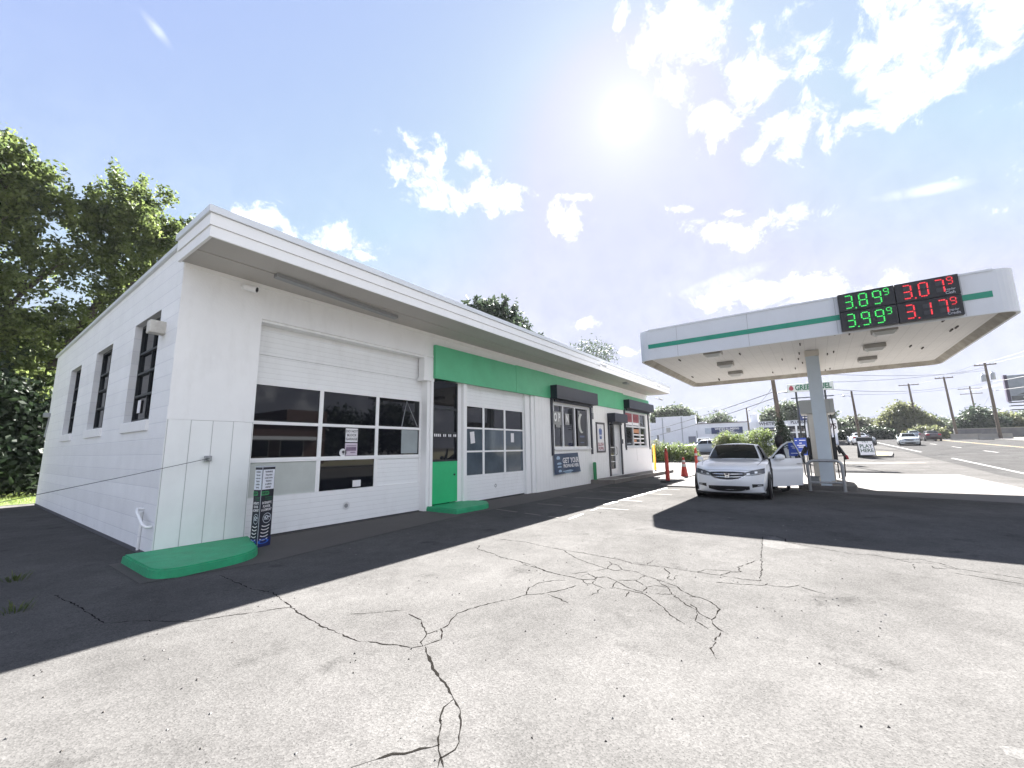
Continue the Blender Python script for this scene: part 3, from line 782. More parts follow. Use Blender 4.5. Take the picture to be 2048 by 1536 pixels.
# --- shop front
W1, W2, DR = (11.62, 14.70, 1.50, 3.25), (19.02, 22.35, 1.53, 3.42), (16.86, 18.22, .18, 2.86)
sf = MB(); y0, y1 = -.06, .22
x = 10.36
for (a, b, z0, z1) in (W1, DR, W2):
    sf.box(x, a, y0, y1, 0, 3.42); sf.box(a, b, y0, y1, 0, z0); sf.box(a, b, y0, y1, z1, 3.42) if z1 < 3.41 else None; x = b
sf.box(x, LEN, y0, y1, 0, 3.42)
sf.build('shop_wall', vsid, B)
up = MB(); up.box(5.50, LEN, 0.0, .30, 3.42, 4.6); up.build('upper_wall', white, B)
st = MB(); st.box(18.42, 22.9, -.075, -.06, .18, 1.50)
for xx in (20.45,): st.box(xx, xx + .05, -.085, -.075, .80, 1.46)
st.box(18.42, 22.9, -.085, -.075, .70, .74)
st.build('wainscot_panel', white2, B)
ed = MB(); ed.box(22.9, 22.96, -.08, .3, 0, 4.2); ed.build('corner_board', white2, B)
c2 = MB(); c2.box(15.02, 15.14, -.10, -.06, 2.78, 3.05, b=.01); c2.tube([(15.08, -.08, 3.05), (15.08, -.08, 3.42)], .015); c2.build('meter_box', grey, B)
c2 = MB(); c2.box(18.36, 18.52, -.10, -.06, 1.70, 1.92, b=.01); c2.build('call_box', steel, B)

def shop_window(W, name, mull, rows):
    a, b, z0, z1 = W; fr = MB(); yy = .02
    fr.box(a, a + .10, yy - .06, yy + .06, z0, z1); fr.box(b - .10, b, yy - .06, yy + .06, z0, z1)
    fr.box(a + .1, b - .1, yy - .06, yy + .06, z0, z0 + .08); fr.box(a + .1, b - .1, yy - .06, yy + .06, z1 - .09, z1)
    fr.box(a - .04, b + .04, -.12, -.058, z0 - .06, z0 - .003, b=.008)
    for x in mull: fr.box(x - .045, x + .045, yy - .055, yy + .05, z0 + .08, z1 - .09)
    for z in rows: fr.box(a + .1, b - .1, yy - .05, yy + .05, z - .045, z + .045)
    w = fr.build(name, alum if name == 'shop_window' else white2, B)
    xs = [a + .1] + list(mull) + [b - .1]
    zs = [z0 + .08] + list(rows) + [z1 - .09]
    for i in range(len(xs) - 1):
        for j in range(len(zs) - 1):
            g = MB(); g.box(xs[i] + .005, xs[i + 1] - .005, yy + .01, yy + .02, zs[j], zs[j + 1]); g.build('pane', glass, w)
    return w
w1 = shop_window(W1, 'shop_window', [12.42, 13.43], [])
w2 = shop_window(W2, 'shop_window', [20.2, 21.3], [2.62])
redfilm = mat('faded_red_film', (0.30, 0.06, 0.07), 0.5, var=0.3, vs=6)
def roller(x0, x1, z0, z1, proj, rails, zr, name='roller_shutter'):
    b = MB(); b.box(x0, x1, -.06 - proj, -.06, z0, z1, b=.012)
    o = b.build(name, navy, B)
    for xr in rails:
        r = MB(); r.box(xr, xr + .13, -.11, -.064, zr, z0 - .004, b=.006); r.build('guide_rail', navy, o)
    l = MB(); l.box(x0 + .15, x1 - .15, -.20, -.15, z0 - .10, z0 - .004); l.build('shutter_slat', navy, o)
    return o
roller(11.40, 15.02, 3.36, 3.88, .33, (11.42, 14.80), 1.24)
roller(16.70, 18.34, 2.72, 3.14, .40, (16.70, 18.20), .19)
roller(18.84, 22.86, 3.52, 3.98, .35, (18.84, 22.62), 1.38)
# shop door, set in its recess
dm = MB(); dm.box(16.86, 16.96, -.02, .1, .2, 2.8); dm.box(17.6, 17.7, -.02, .1, .2, 2.8); dm.box(16.96, 17.6, -.02, .1, .2, .5); dm.box(16.96, 17.6, -.02, .1, 2.66, 2.8)
for z in (.82, 1.12, 1.5): dm.box(16.96, 17.6, -.01, .08, z, z + .035)
sd = dm.build('shop_door', alum, B)
g = MB(); g.box(16.96, 17.6, .03, .04, .5, 2.66); g.build('pane', glass, sd)
g = MB(); g.box(17.70, 18.22, -.01, .06, .2, 2.86)
for q in range(4): g.box(17.72 + q * .12, 17.735 + q * .12, -.018, -.01, .3, 2.8)
g.build('side_panel', alum, sd)
g = MB(); g.tube([(17.62, -.05, 1.15), (17.62, -.10, 1.2), (17.62, -.10, 1.5), (17.62, -.05, 1.55)], .015); g.build('handle', steel, sd)

# --- green band, soffit, roof edge
gb = MB()
gb.box(5.50, 9.165, -.10, -.004, 3.385, 4.29); gb.box(9.185, 11.38, -.10, -.004, 3.385, 4.31); gb.box(11.38, 18.82, -.10, -.064, 3.425, 4.30); gb.box(18.82, 22.93, -.10, -.064, 3.43, 4.25)
gb.build('fascia_band', green, B)
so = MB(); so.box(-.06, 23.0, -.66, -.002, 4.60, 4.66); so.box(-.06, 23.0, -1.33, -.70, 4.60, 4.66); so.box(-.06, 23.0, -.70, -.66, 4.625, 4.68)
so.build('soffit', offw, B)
tr = MB(); tr.box(.0, 22.9, -.03, -.003, 4.52, 4.597); tr.build('soffit_trim', white2, B)
tl = MB()
tl.add([(1.1, -.78, 4.53), (1.1, -.64, 4.53), (3.9, -.52, 4.53), (3.9, -.38, 4.53), (1.1, -.78, 4.597), (1.1, -.64, 4.597), (3.9, -.52, 4.597), (3.9, -.38, 4.597)], [(0, 1, 3, 2), (0, 2, 6, 4), (1, 0, 4, 5), (2, 3, 7, 6), (3, 1, 5, 7)])
tl.build('tube_light', grey, B)
fl = MB(); fl.box(17.05, 17.4, -1.0, -.78, 4.53, 4.597, b=.01); fl.build('soffit_lamp', grey, B)
fa = MB()
fa.box(-.10, 23.02, -1.36, -1.33, 4.575, 4.74); fa.box(-.12, 23.04, -1.38, -1.33, 4.745, 4.92)
fa.box(-.10, -.06, -1.33, -.004, 4.575, 4.74); fa.box(-.12, -.06, -1.33, -.004, 4.745, 4.92)
fa.box(23.0, 23.02, -1.33, 6, 4.575, 4.74); fa.box(23.0, 23.04, -1.33, 6, 4.745, 4.92)
fa.build('roof_fascia', white2, B)
cp = MB()
for a, b in ((-.15, 7.0), (7.006, 14.0), (14.006, 23.07)): cp.box(a, b, -1.41, -1.20, 4.925, 5.03, b=.006)
cp.box(-.15, -.0, -1.20, .02, 4.925, 5.03, b=.006)
for ya, yb in ((.022, 6), (6.006, DEP + .03)):
    cp.add([(x, y, SL(y) + h_) for x in (-.06, .34) for y, h_ in ((ya, .003), (yb, .003), (yb, .075), (ya, .075))], [(0, 3, 2, 1), (4, 5, 6, 7), (3, 7, 6, 2), (0, 4, 7, 3), (1, 2, 6, 5), (0, 1, 5, 4)])
cp.build('roof_coping', mat('coping_metal', (0.70, 0.72, 0.74), 0.45, metal=0.25, var=0.05, vs=3), B)
rf = MB(); rf.box(0, 22.99, -1.19, -.0, 4.70, 4.95); rf.box(.3, LEN - .3, .0, DEP - .3, 4.57, 4.68); rf.build('roof', mat('roof_felt', (.2, .2, .2), .9, var=.2), B)
inn = MB(); inn.box(.35, 22.5, .36, .40, .05, 4.5); inn.box(.34, .38, .4, 11.5, .05, 4.5); inn.build('inner_lining', interior, B)
fd = MB(); fd.box(-.02, 0.0, 0, DEP, 0, .06); fd.box(0, 1.22, -.028, -.001, .03, .097); fd.build('plinth', mat('plinth_dark', (.09, .09, .10), .9), B)
for (x, y) in ((9.15, -1.46), (16.2, -1.46)):
    c = MB(); c.cyl((x + 4, -1.41, 4.80), (x + 4, -1.50, 4.78), .035); c.cyl((x + 4, -1.48, 4.77), (x + 4.1, -1.62, 4.70), .05, .055); c.build('security_camera', white2, B)
c = MB(); c.tube([(22.98, -.5, 4.4), (23.2, -.7, 4.36)], .02); c.cyl((23.15, -.65, 4.37), (23.35, -.8, 4.30), .05); c.build('security_camera', grey, B)

# --- signs and notices on the front
def notice(name, x, y, z, w, h, lines, label, cat='notice', tilt=0.0, bg=None, fg=None):
    t = thing(name, label, cat, (x, y, z))
    F = front(x, y, z) @ Matrix.Rotation(tilt, 4, 'Z')
    b = MB(); b.box(-w / 2, w / 2, -h / 2, h / 2, -.004, 0, M=F); b.build('sheet', bg or paper, t)
    if lines:
        l = MB()
        for (s, sz, dy, bold) in lines: l.text(s, sz, F @ Matrix.Translation((0, dy, .002)), bold=bold)
        l.build('lettering', fg or ink, t)
    return t
notice('paper_notice', 3.345, .255, 1.86, .30, .30, [('DO NOT', .072, .085, .02), ('BLOCK', .072, .0, .02), ('GARAGE', .072, -.085, .02)], 'white DO NOT BLOCK GARAGE sheet in the big garage door window')
t = notice('printed_flyer', 3.345, .255, 1.555, .30, .27, [], 'pale pink flyer right below the DO NOT BLOCK GARAGE sheet', 'flyer', bg=mat('pink_paper', (.62, .54, .62), .7))
l = MB(); F = front(3.345, .250, 1.555)
for k in range(9): l.box(-.12 + k * .027, -.12 + k * .027 + .016, -.035, .05, 0, .002, M=F)
l.box(-.02, .10, -.075, -.062, 0, .002, M=F); l.box(-.12, .12, .075, .085, 0, .002, M=F); l.build('print', mat('plum_ink', (.12, .06, .14), .6), t)
t = thing('round_sticker', 'round white sticker on the garage door glass below the flyer', 'sticker', (3.15, .25, 1.48)); l = MB(); l.disc(.085, front(3.15, .255, 1.485), 24); l.build('disc', paper, t)
l = MB(); l.disc(.03, front(3.155, .252, 1.50), 12); l.box(-.008, .008, -.06, -.02, 0, .001, M=front(3.155, .252, 1.50)); l.build('print', ink, t)
notice('paper_notice', 7.22, .125, 1.86, .19, .34, [], 'crooked white sheet in the left column of the smaller garage door', tilt=R(7))
notice('paper_notice', 9.22, .125, 1.88, .17, .30, [], 'straight white sheet in the right column of the smaller garage door')
t = thing('phone_strip', 'narrow strip of small pale letters across the tall green door glass', 'lettering', (5.97, -.02, 1.90)); l = MB()
for k in range(13):
    if k in (4, 7, 10): continue
    l.box(5.56 + k * .065, 5.60 + k * .065, -.016, -.014, 1.86, 1.93)
l.build('letters', paper, t)

# OPEN sign hanging in the shop window
t = thing('open_sign', 'white OPEN sign in the large shop window beside the second garage door', 'sign', (12.2, -.05, 2.5))
F = front(12.13, -.045, 2.68)
b = MB()
for x0, ch in ((-.33, 'O'), (-.04, 'P'), (.60, 'N')):
    b.text(ch, .44, F @ Matrix.Translation((x0, 0, .010)), 0, bold=.045, sx=.62)
b.build('lettering', mat('sign_white', (.85, .85, .83), .5), t)
b = MB(); b.box(-.45, .14, -.27, .24, -.006, 0, M=F); b.box(.44, .78, -.25, .2, -.006, 0, M=F); b.box(-.30, .06, -.37, -.27, -.006, 0, M=F); b.build('backing', mat('sign_grey', (.30, .30, .29), .6), t)
l = MB(); l.text('E', .44, front(12.42, .036, 2.68), bold=.045, sx=.62); l.build('far_letter', paper, t)
t = thing('window_poster', 'dark window poster with a pale crescent shape in the shop window', 'poster', (14.05, -.02, 2.5))
b = MB(); b.box(13.70, 14.5, -.012, -.006, 1.6, 3.1); b.build('sheet', mat('poster_dark', (.02, .022, .03), .35, var=.3, vs=4), t)
b = MB(); F = front(14.05, -.016, 2.55)
pts = [(.30 * math.cos(a), .42 * math.sin(a)) for a in np.linspace(R(95), R(285), 16)]; inn_ = [(.10 + .24 * math.cos(a), .36 * math.sin(a)) for a in np.linspace(R(285), R(95), 16)]
vs = [(x, y, 0) for x, y in pts] + [(x * .9 + .02, y, 0) for x, y in inn_[::-1]]
b.add(vs, [(i, i + 1, 17 + i, 16 + i) for i in range(15)], M=F); b.ring(.05, .08, front(13.86, -.016, 2.98), 14, sx=.8); b.build('crescent', mat('pale_print', (.55, .56, .52), .5), t)
b = MB(); b.box(13.85, 14.3, -.016, -.013, 1.95, 2.03); b.box(13.9, 14.25, -.016, -.013, 1.72, 1.76); b.build('print', mat('blue_print', (.10, .13, .22), .5), t)
# red paper in the upper row of the end window
for i, (a, b_) in enumerate(((19.16, 20.14), (20.26, 21.2))):
    t = thing('red_window_poster', ('left' if i == 0 else 'right') + ' one of two faded red posters high in the end window', 'poster', ((a + b_) / 2, -.04, 2.9))
    q = MB(); q.box(a, b_, -.02, -.012, 2.86, 3.32); q.build('sheet', redfilm, t)
    q = MB()
    for k in range(6): q.box(a + .1 + k * .13, a + .17 + k * .13, -.024, -.02, 2.95 + .05 * (k % 2), 3.22 - .04 * (k % 3))
    q.build('print', mat('dark_red_print', (.17, .03, .04), .5), t)
    q = MB(); q.box(a, b_, -.022, -.012, 2.70, 2.85); q.build('white_strip', paper, t)
t = thing('shelf_display', 'orange and white goods shelf seen through the end window', 'shelf', (20.8, -.03, 1.6))
q = MB()
for z in (1.72, 1.95, 2.15): q.box(20.28, 21.95, -.016, -.010, z, z + .07)
q.build('shelf', paper, t)
q = MB(); q.box(20.30, 21.15, -.016, -.011, 2.28, 2.5); q.box(20.30, 20.7, -.0165, -.011, 1.80, 1.93); q.build('goods', mat('orange_goods', (.5, .22, .10), .5, var=.3, vs=9), t)

# propane banner
t = thing('banner', 'blue GET YOUR PROPANE HERE banner under the large shop window', 'banner', (12.5, -.07, .6))
b = MB()
def bn(u, v):
    x = 11.50 + 2.0 * u + .12 * (1 - v) * (u - .1); z = .60 + .70 * v - .06 * (1 - v) + .03 * u
    return (x, -.085 - .035 * math.sin(u * 9 + v * 2) * (.3 + .7 * (1 - v)) - .03 * (1 - v), z)
b.grid(bn, 28, 10); b.build('cloth', mat('banner_blue', (.022, .05, .11), .5, var=.3, vs=3), t)
def bn2(off): return lambda x, y: tuple(Vector(bn(x, y)) + Vector((0, -off, 0)))
def on_banner(mb, s, size, cx, cy, bold, sx=1.0):
    v, f = text_geo(s, size, 1.0, bold * size)
    mb.add([bn2(.006)(cx + p[0] * sx / 2.0, cy + p[1] / .7) for p in v], f)
l = MB(); on_banner(l, 'GET YOUR', .26, .66, .63, .03); on_banner(l, 'PROPANE HERE', .165, .65, .36, .03, 1.0); l.build('lettering', paper, t)
l = MB()
pane_ = mat('tank_print', (.32, .45, .58), .5)
for (cx, cy, w, h) in ((.17, .80, .16, .16), (.19, .52, .20, .10), (.19, .36, .18, .08), (.19, .16, .13, .12)):
    l.add([bn2(.005)(cx + dx * w / 2, cy + dy * h / 2) for dx, dy in ((-.8, -1), (.8, -1), (1, 0), (.5, 1), (-.5, 1), (-1, 0))], [(0, 1, 2, 3, 4, 5)])
l.add([bn2(.004)(u, v) for u, v in ((.0, 0), (.5, 0), (1, 0), (1, .10), (.6, .16), (.3, .13), (0, .12))], [(0, 1, 2, 3, 4, 5, 6)])
l.build('tank_print', pane_, t)

# tall framed poster
t = thing('framed_poster', 'tall framed white poster with red lettering beside the shop door', 'poster', (15.85, -.07, 1.9))
b = MB()
for x0, x1, z0, z1 in ((15.36, 15.45, 1.30, 2.66), (16.20, 16.29, 1.30, 2.66), (15.45, 16.20, 1.30, 1.38), (15.45, 16.20, 2.58, 2.66)): b.box(x0, x1, -.10, -.062, z0, z1, b=.01)
b.build('frame', mat('poster_frame', (.06, .055, .06), .4), t)
b = MB(); b.box(15.45, 16.20, -.075, -.064, 1.38, 2.58); b.build('sheet', paper, t)
b = MB(); b.text('SLUSH', .20, front(15.82, -.078, 1.66), bold=.03, sx=1.05); b.text('PUPPIE', .20, front(15.82, -.078, 1.47), bold=.03, sx=.95); b.build('lettering', mat('poster_red', (.30, .04, .06), .5), t)
b = MB(); F = front(15.82, -.078, 2.15)        # a plain cup of blue slush in place of the mascot
b.add([(-.11, -.25, 0), (.11, -.25, 0), (.17, .12, 0), (-.17, .12, 0)], [(0, 1, 2, 3)], M=F); b.disc(.17, F @ Matrix.Translation((0, .14, .0005)), 18, sy=.6); b.build('cup_print', mat('cup_blue', (.07, .12, .32), .5), t)
b = MB(); b.box(.03, .055, .15, .36, .001, .002, M=F); b.box(-.12, .12, -.12, -.05, .001, .002, M=F); b.build('straw_print', mat('straw_white', (.55, .6, .7), .5), t)

# ================================================================== THINGS IN FRONT OF THE SHOP
def rounded(poly, r, seg=6):
    out = []; n = len(poly)
    for i in range(n):
        p = Vector(poly[i]); a = Vector(poly[i - 1]); b = Vector(poly[(i + 1) % n]); rr = r[i]
        if rr <= 0: out.append(tuple(p)); continue
        da = (a - p).normalized(); db = (b - p).normalized()
        s = p + da * rr; e = p + db * rr
        for k in range(seg + 1):
            t = k / seg; out.append(tuple(s * (1 - t) ** 2 + p * 2 * t * (1 - t) + e * t * t))
    return out
def step(name, poly, h, label, lip=.02):
    cx = sum(p[0] for p in poly) / len(poly); cy = sum(p[1] for p in poly) / len(poly)
    bm = bmesh.new()
    vs = [bm.verts.new((x, y, 0)) for x, y in poly]
    f = bm.faces.new(vs); r = bmesh.ops.extrude_face_region(bm, geom=[f]); ext = [v for v in r['geom'] if isinstance(v, bmesh.types.BMVert)]
    for v in ext: v.co.z = h; v.co.x += (cx - v.co.x) * .015; v.co.y += (cy - v.co.y) * .02
    bmesh.ops.recalc_face_normals(bm, faces=bm.faces[:])
    te = [e for e in bm.edges if all(abs(v.co.z - h) < 1e-5 for v in e.verts)]
    bmesh.ops.bevel(bm, geom=te, offset=lip, segments=2, affect='EDGES')
    mb = MB(); mb.bm(bm); o = mb.build(name, green2, loc=(cx, cy, 0)); return tag(o, label, 'step')
step('concrete_step', rounded([(-.33, .02), (-.34, -1.56), (.90, -1.44), (1.28, -.04)], [0, .42, .50, .05], 8), .115, 'long green painted concrete step with rounded ends at the building corner')
step('concrete_step', rounded([(5.36, .12), (5.36, -1.02), (6.55, -1.05), (7.12, -.50), (6.80, .10)], [0, .03, .25, .25, 0], 5), .115, 'small green painted concrete step below the green door')

# cardboard tobacco display column
bx = thing('advertising_column', 'tall dark cardboard advertising column with white warning panel by the big garage door', 'display', (1.15, -.67, 0.004), math.atan2(.09, .24))
W_, H_ = .255, 1.27
D2 = .15
dk = mat('print_black', (.008, .009, .02), .35); dkb = mat('print_navy', (.012, .016, .09), .35)
b = MB(); b.box(0, W_, 0, D2, 0, H_, b=.006); b.build('carton', dk, bx, local=True)
b = MB(); b.box(-.004, W_ + .004, -.004, D2 + .004, H_ - .006, H_ + .012); b.box(-.003, .003, -.003, .003, .02, H_); b.build('edge_trim', mat('carton_edge', (.45, .48, .52), .5), bx, local=True)
for side in (0, 1):
    F = frame((W_ / 2, -.002, 0), (1, 0, 0), (0, 0, 1)) if side == 0 else frame((-.002, D2 / 2, 0), (0, -1, 0), (0, 0, 1)) @ Matrix.Diagonal((D2 / W_, 1, 1, 1))
    b = MB(); b.box(-.115, .115, .905, 1.225, .0, .002, M=F); b.build('warning_panel', mat('warn_white', (.72, .74, .80), .6), bx, local=True)
    b = MB()
    for k, s in enumerate(('WARNING:', 'This product', 'contains nicotine.', 'Nicotine is', 'an addictive', 'chemical.')):
        b.text(s, .042 if len(s) < 14 else .036, F @ Matrix.Translation((0, 1.188 - k * .049, .003)), bold=.03, sx=.62 if len(s) > 10 else .72)
    b.build('warning_lettering', ink, bx, local=True)
    b = MB(); pill = rounded([(-.125, -.032), (.03, -.032), (.03, .032), (-.125, .032)], [0, .03, .03, 0], 4)
    b.prism(pill, 0, .002, M=F @ Matrix.Translation((0, .845, 0))); b.build('badge', mat('badge_green', (.03, .30, .10), .5), bx, local=True)
    b = MB(); b.text('NEW', .055, F @ Matrix.Translation((-.048, .845, .004)), bold=.04); b.build('badge_lettering', ink, bx, local=True)
    b = MB(); b.text('THE MOMENT', .030, F @ Matrix.Translation((.03, .775, .002)), sx=.8); b.text('IT CHANGES', .030, F @ Matrix.Translation((.03, .742, .002)), sx=.8); b.build('green_lettering', mat('letter_green', (.02, .22, .09), .5), bx, local=True)
    b = MB(); b.text('INTENSITY,', .052, F @ Matrix.Translation((0, .690, .002)), bold=.03, sx=.72, shear=.15); b.text('FLAVOR,', .052, F @ Matrix.Translation((.0, .634, .002)), bold=.03, sx=.74, shear=.15); b.text('& COMFORT', .052, F @ Matrix.Translation((-.0, .578, .002)), bold=.03, sx=.66, shear=.15)
    b.build('slogan_lettering', paper, bx, local=True)
    b = MB(); b.ring(.073, .081, F @ Matrix.Translation((.02, .445, .002)), 28); b.text('z', .06, F @ Matrix.Translation((-.02, .46, .002)), bold=.05); b.ring(.017, .030, F @ Matrix.Translation((.012, .462, .002)), 14); b.text('ne', .05, F @ Matrix.Translation((.058, .465, .002)), bold=.04, sx=.7)
    b.box(-.035, .06, .42, .427, 0, .002, M=F); b.build('emblem', mat('emblem_white', (.62, .66, .72), .5), bx, local=True)
    b = MB()
    for k in range(5):
        b.ring(.068, .085, F @ Matrix.Translation((.005 - .006 * k, .345 - k * .052, .002)), 14, a0=R(200), a1=R(340), sy=.42)
        b.ring(.070, .085, F @ Matrix.Translation((.005 - .006 * k, .352 - k * .052, .002)), 14, a0=R(205), a1=R(335), sy=.42)
    b.build('can_lids', paper, bx, local=True)
    b = MB(); b.ring(.07, .105, F @ Matrix.Translation((-.02, .085, .0025)), 24, sy=.34); b.build('ripple', mat('ripple_blue', (.03, .13, .55), .5), bx, local=True)
    b = MB(); b.box(-.125, .125, .006, .14, 0, .0015, M=F); b.build('base_print', dkb, bx, local=True)

# wire stretched from the clamp along the side of the shop
w = MB(); w.tube([(.57, -.12, 1.43), (-.45, -.13, 1.20), (-1.54, -.14, .965), (-4.2, -.18, .40)], .0045, n=6)
tag(w.build('steel_wire', steel, loc=(.57, -.12, 1.43)), 'thin wire stretched from the plank siding past the side wall', 'wire')

# shop platform
pm = thing('concrete_platform', 'low grey concrete platform in front of the shop door', 'platform', (19, -.5, 0))
b = MB(); b.prism([(14.62, -.065), (14.62, -.42), (14.95, -1.0), (23.9, -1.0), (23.9, -.065)], 0, .16); b.build('slab', mat('platform_conc', (.17, .155, .14), .9, var=.15, vs=2, bump=.3, dirt=.3, dcol=(.08, .07, .06)), pm)
b = MB(); b.prism([(14.60, -.41), (14.94, -1.02), (23.92, -1.02), (23.92, -.97), (14.965, -.97), (14.63, -.39)], .165, .178); b.build('edge_strip', mat('worn_edge', (.42, .41, .38), .7, var=.3, vs=9), pm)
tag(MB().prism(rounded([(17.0, -.9), (18.3, -.9), (18.3, -.25), (17.0, -.25)], [.03] * 4, 2), .161, .172).build('door_mat', rubber, loc=(17.6, -.6, .16)), 'dark rubber mat in front of the shop door', 'mat')

def post(name, x, y, h, r, mm, label, cat='bollard'):
    t = MB(); t.lathe([(r, 0), (r, h - r * .5), (r * .85, h - r * .15), (r * .4, h), (0.001, h)], (x, y, 0), 16); t.lathe([(r * 1.9, 0), (r * 1.9, .012), (r, .014)], (x, y, 0.0), 14)
    return tag(t.build(name, mm, loc=(x, y, 0)), label, cat)
post('bollard', 14.78, -.20, .90, .075, mat('post_green', (.01, .22, .07), .45, var=.15, vs=4), 'short green steel bollard at the end of the platform')
post('bollard', 23.75, .02, 1.66, .075, mat('post_yellow', (.55, .26, .015), .5, var=.15, vs=4, dirt=.2, dcol=(.3, .15, .05)), 'tall yellow steel post at the far corner of the shop')
orange = mat('cone_orange', (.42, .036, .024), .55, var=.18, vs=7, dirt=.15, dcol=(.3, .08, .05)); refl = mat('reflective_white', (.5, .49, .48), .4, var=.15, vs=9)
def delineator(x, y, label, worn):
    t = thing('delineator_post', label, 'delineator', (x, y, hz(x) + .005), 0, 'delineator posts in front of the shop')
    b = MB(); b.lathe([(.0, .0), (.34, .0), (.34, .045), (.27, .08), (.0, .085)], n=8, smooth=False); b.build('rubber_base', rubber, t, local=True)
    b = MB(); b.lathe([(.09, .06), (.075, .9), (.068, 1.25), (.055, 1.30), (.03, 1.33)], n=14); b.lathe([(.03, 1.33), (.055, 1.36), (.05, 1.42), (.0, 1.43)], n=12); b.build('post_body', orange, t, local=True)
    for z0, z1 in worn:
        b = MB(); b.lathe([(.0855 - .012 * z0, z0), (.0855 - .012 * z1, z1)], n=14); b.build('reflective_band', refl, t, local=True)
    return t
delineator(16.54, -2.74, 'dark red delineator post with a worn white band nearest the shop platform', [(.62, .78)])
delineator(22.0, -2.74, 'red and white delineator post partly hidden behind the parked white sedan', [(.30, .55), (.72, .9), (1.02, 1.14)])
bd = MB(); bd.box(16.40, 16.44, -2.95, -2.52, .62, .76); bd.box(16.44, 22.0, -2.70, -2.66, .60, .71)
t = thing('traffic_cone', 'orange traffic cone with two white bands between the delineator posts', 'cone', (19.9, -2.6, .006))
b = MB(); b.box(-.23, .23, -.23, .23, 0, .04, b=.015); b.build('cone_base', rubber, t, local=True)
b = MB(); b.lathe([(.19, .04), (.17, .07), (.045, .95), (.04, .98), (.0, .985)], n=18); b.build('cone_body', orange, t, local=True)
for z0, z1 in ((.52, .66), (.73, .84)):
    b = MB(); f = lambda z: .174 - (z - .07) * (.125 / .88); b.lathe([(f(z0) + .003, z0), (f(z1) + .003, z1)], n=18); b.build('reflective_band', refl, t, local=True)

# ================================================================== FUEL CANOPY
cwhite = mat('canopy_fascia', (0.66, 0.68, 0.71), .45, var=.05, vs=1.2, dirt=.10)
cceil = groove_mat('canopy_ceiling', (0.66, 0.645, 0.62), 1, .30, .010, depth=.5, dark=.78, dirt=.12)
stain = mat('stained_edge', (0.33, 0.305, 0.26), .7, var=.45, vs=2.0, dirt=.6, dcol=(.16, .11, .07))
teal = mat('canopy_stripe', (.012, .27, .17), .4, var=.12, vs=3)
C_ = thing('fuel_canopy', 'pale flat fuel canopy with a green stripe over the pump island', 'canopy', (16.3, -7.75, 0))
X0, X1, Y0, Y1, ZB, ZC, ZT = 12.25, 20.5, -12.25, -3.25, 4.5, 4.66, 5.56
outer = rounded([(X0, Y0), (X1, Y0), (X1, Y1), (X0, Y1)], [.45, .45, .45, .45], 8)
inner = rounded([(X0 + .22, Y0 + .22), (X1 - .22, Y0 + .22), (X1 - .22, Y1 - .22), (X0 + .22, Y1 - .22)], [.3] * 4, 8)
n = len(outer)
b = MB()
vs = [(x, y, ZB) for x, y in outer] + [(x, y, ZT) for x, y in outer]
for i in range(n):
    L_ = math.hypot(outer[i][0] - outer[(i + 1) % n][0], outer[i][1] - outer[(i + 1) % n][1])
b.add(vs, [(i, (i + 1) % n, n + (i + 1) % n, n + i) for i in range(n)], 0, False)
vs = [(x, y, ZB) for x, y in outer] + [(x, y, ZB) for x, y in rounded([(X0 + .06, Y0 + .06), (X1 - .06, Y0 + .06), (X1 - .06, Y1 - .06), (X0 + .06, Y1 - .06)], [.42] * 4, 8)]
b.add(vs, [(i, n + i, n + (i + 1) % n, (i + 1) % n) for i in range(n)], 0)
o = b.build('fascia', cwhite, C_)
b = MB(); b.add([(x, y, ZT) for x, y in outer] , [tuple(range(n))]); b.build('roof', mat('canopy_roof', (.35, .35, .36), .8), C_)
b = MB(); lip = rounded([(X0 + .06, Y0 + .06), (X1 - .06, Y0 + .06), (X1 - .06, Y1 - .06), (X0 + .06, Y1 - .06)], [.42] * 4, 8)
vs = [(x, y, ZB) for x, y in lip] + [(x, y, ZC) for x, y in inner]
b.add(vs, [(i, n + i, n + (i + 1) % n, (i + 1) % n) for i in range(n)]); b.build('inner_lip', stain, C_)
b = MB(); b.add([(x, y, ZC) for x, y in inner], [tuple(range(n))[::-1]]); b.build('ceiling', cceil, C_)
for y in (-5.0, -7.4, -8.0):
    pass
b = MB()
for y in (-4.6, -6.7, -8.85, -11.3): b.box(X0 - .0035, X0 - .001, y, y + .012, ZB + .02, ZT - .02)
b.build('panel_seam', mat('seam_grey', (.40, .41, .42), .6), C_)
b = MB()
b.box(X0 - .008, X0 - .002, -11.78, -3.62, 4.895, 5.045); b.build('stripe', teal, C_)
b = MB(); b.box(X0 - .02, X0 + .05, Y0 + .4, Y1 - .4, ZT - .03, ZT + .02); b.build('top_cap', cwhite, C_)
b = MB(); b.box(15.0, 20.4, -8.42, -8.02, 4.46, 4.655); b.build('beam', mat('beam_paint', (.66, .61, .54), .6, var=.1, dirt=.2), C_)
def column(x, name='column'):
    b = MB(); b.box(x, x + .30, -8.31, -8.03, 0.045, 4.46); b.box(x + .045, x + .25, -8.40, -8.31, .34, 4.46); b.box(x - .004, x, -8.175, -8.165, .1, 4.4); return b.build(name, mat('column_paint', (.60, .67, .72), .42, var=.05, vs=3, dirt=.12), C_)
column(15.0); column(18.25)
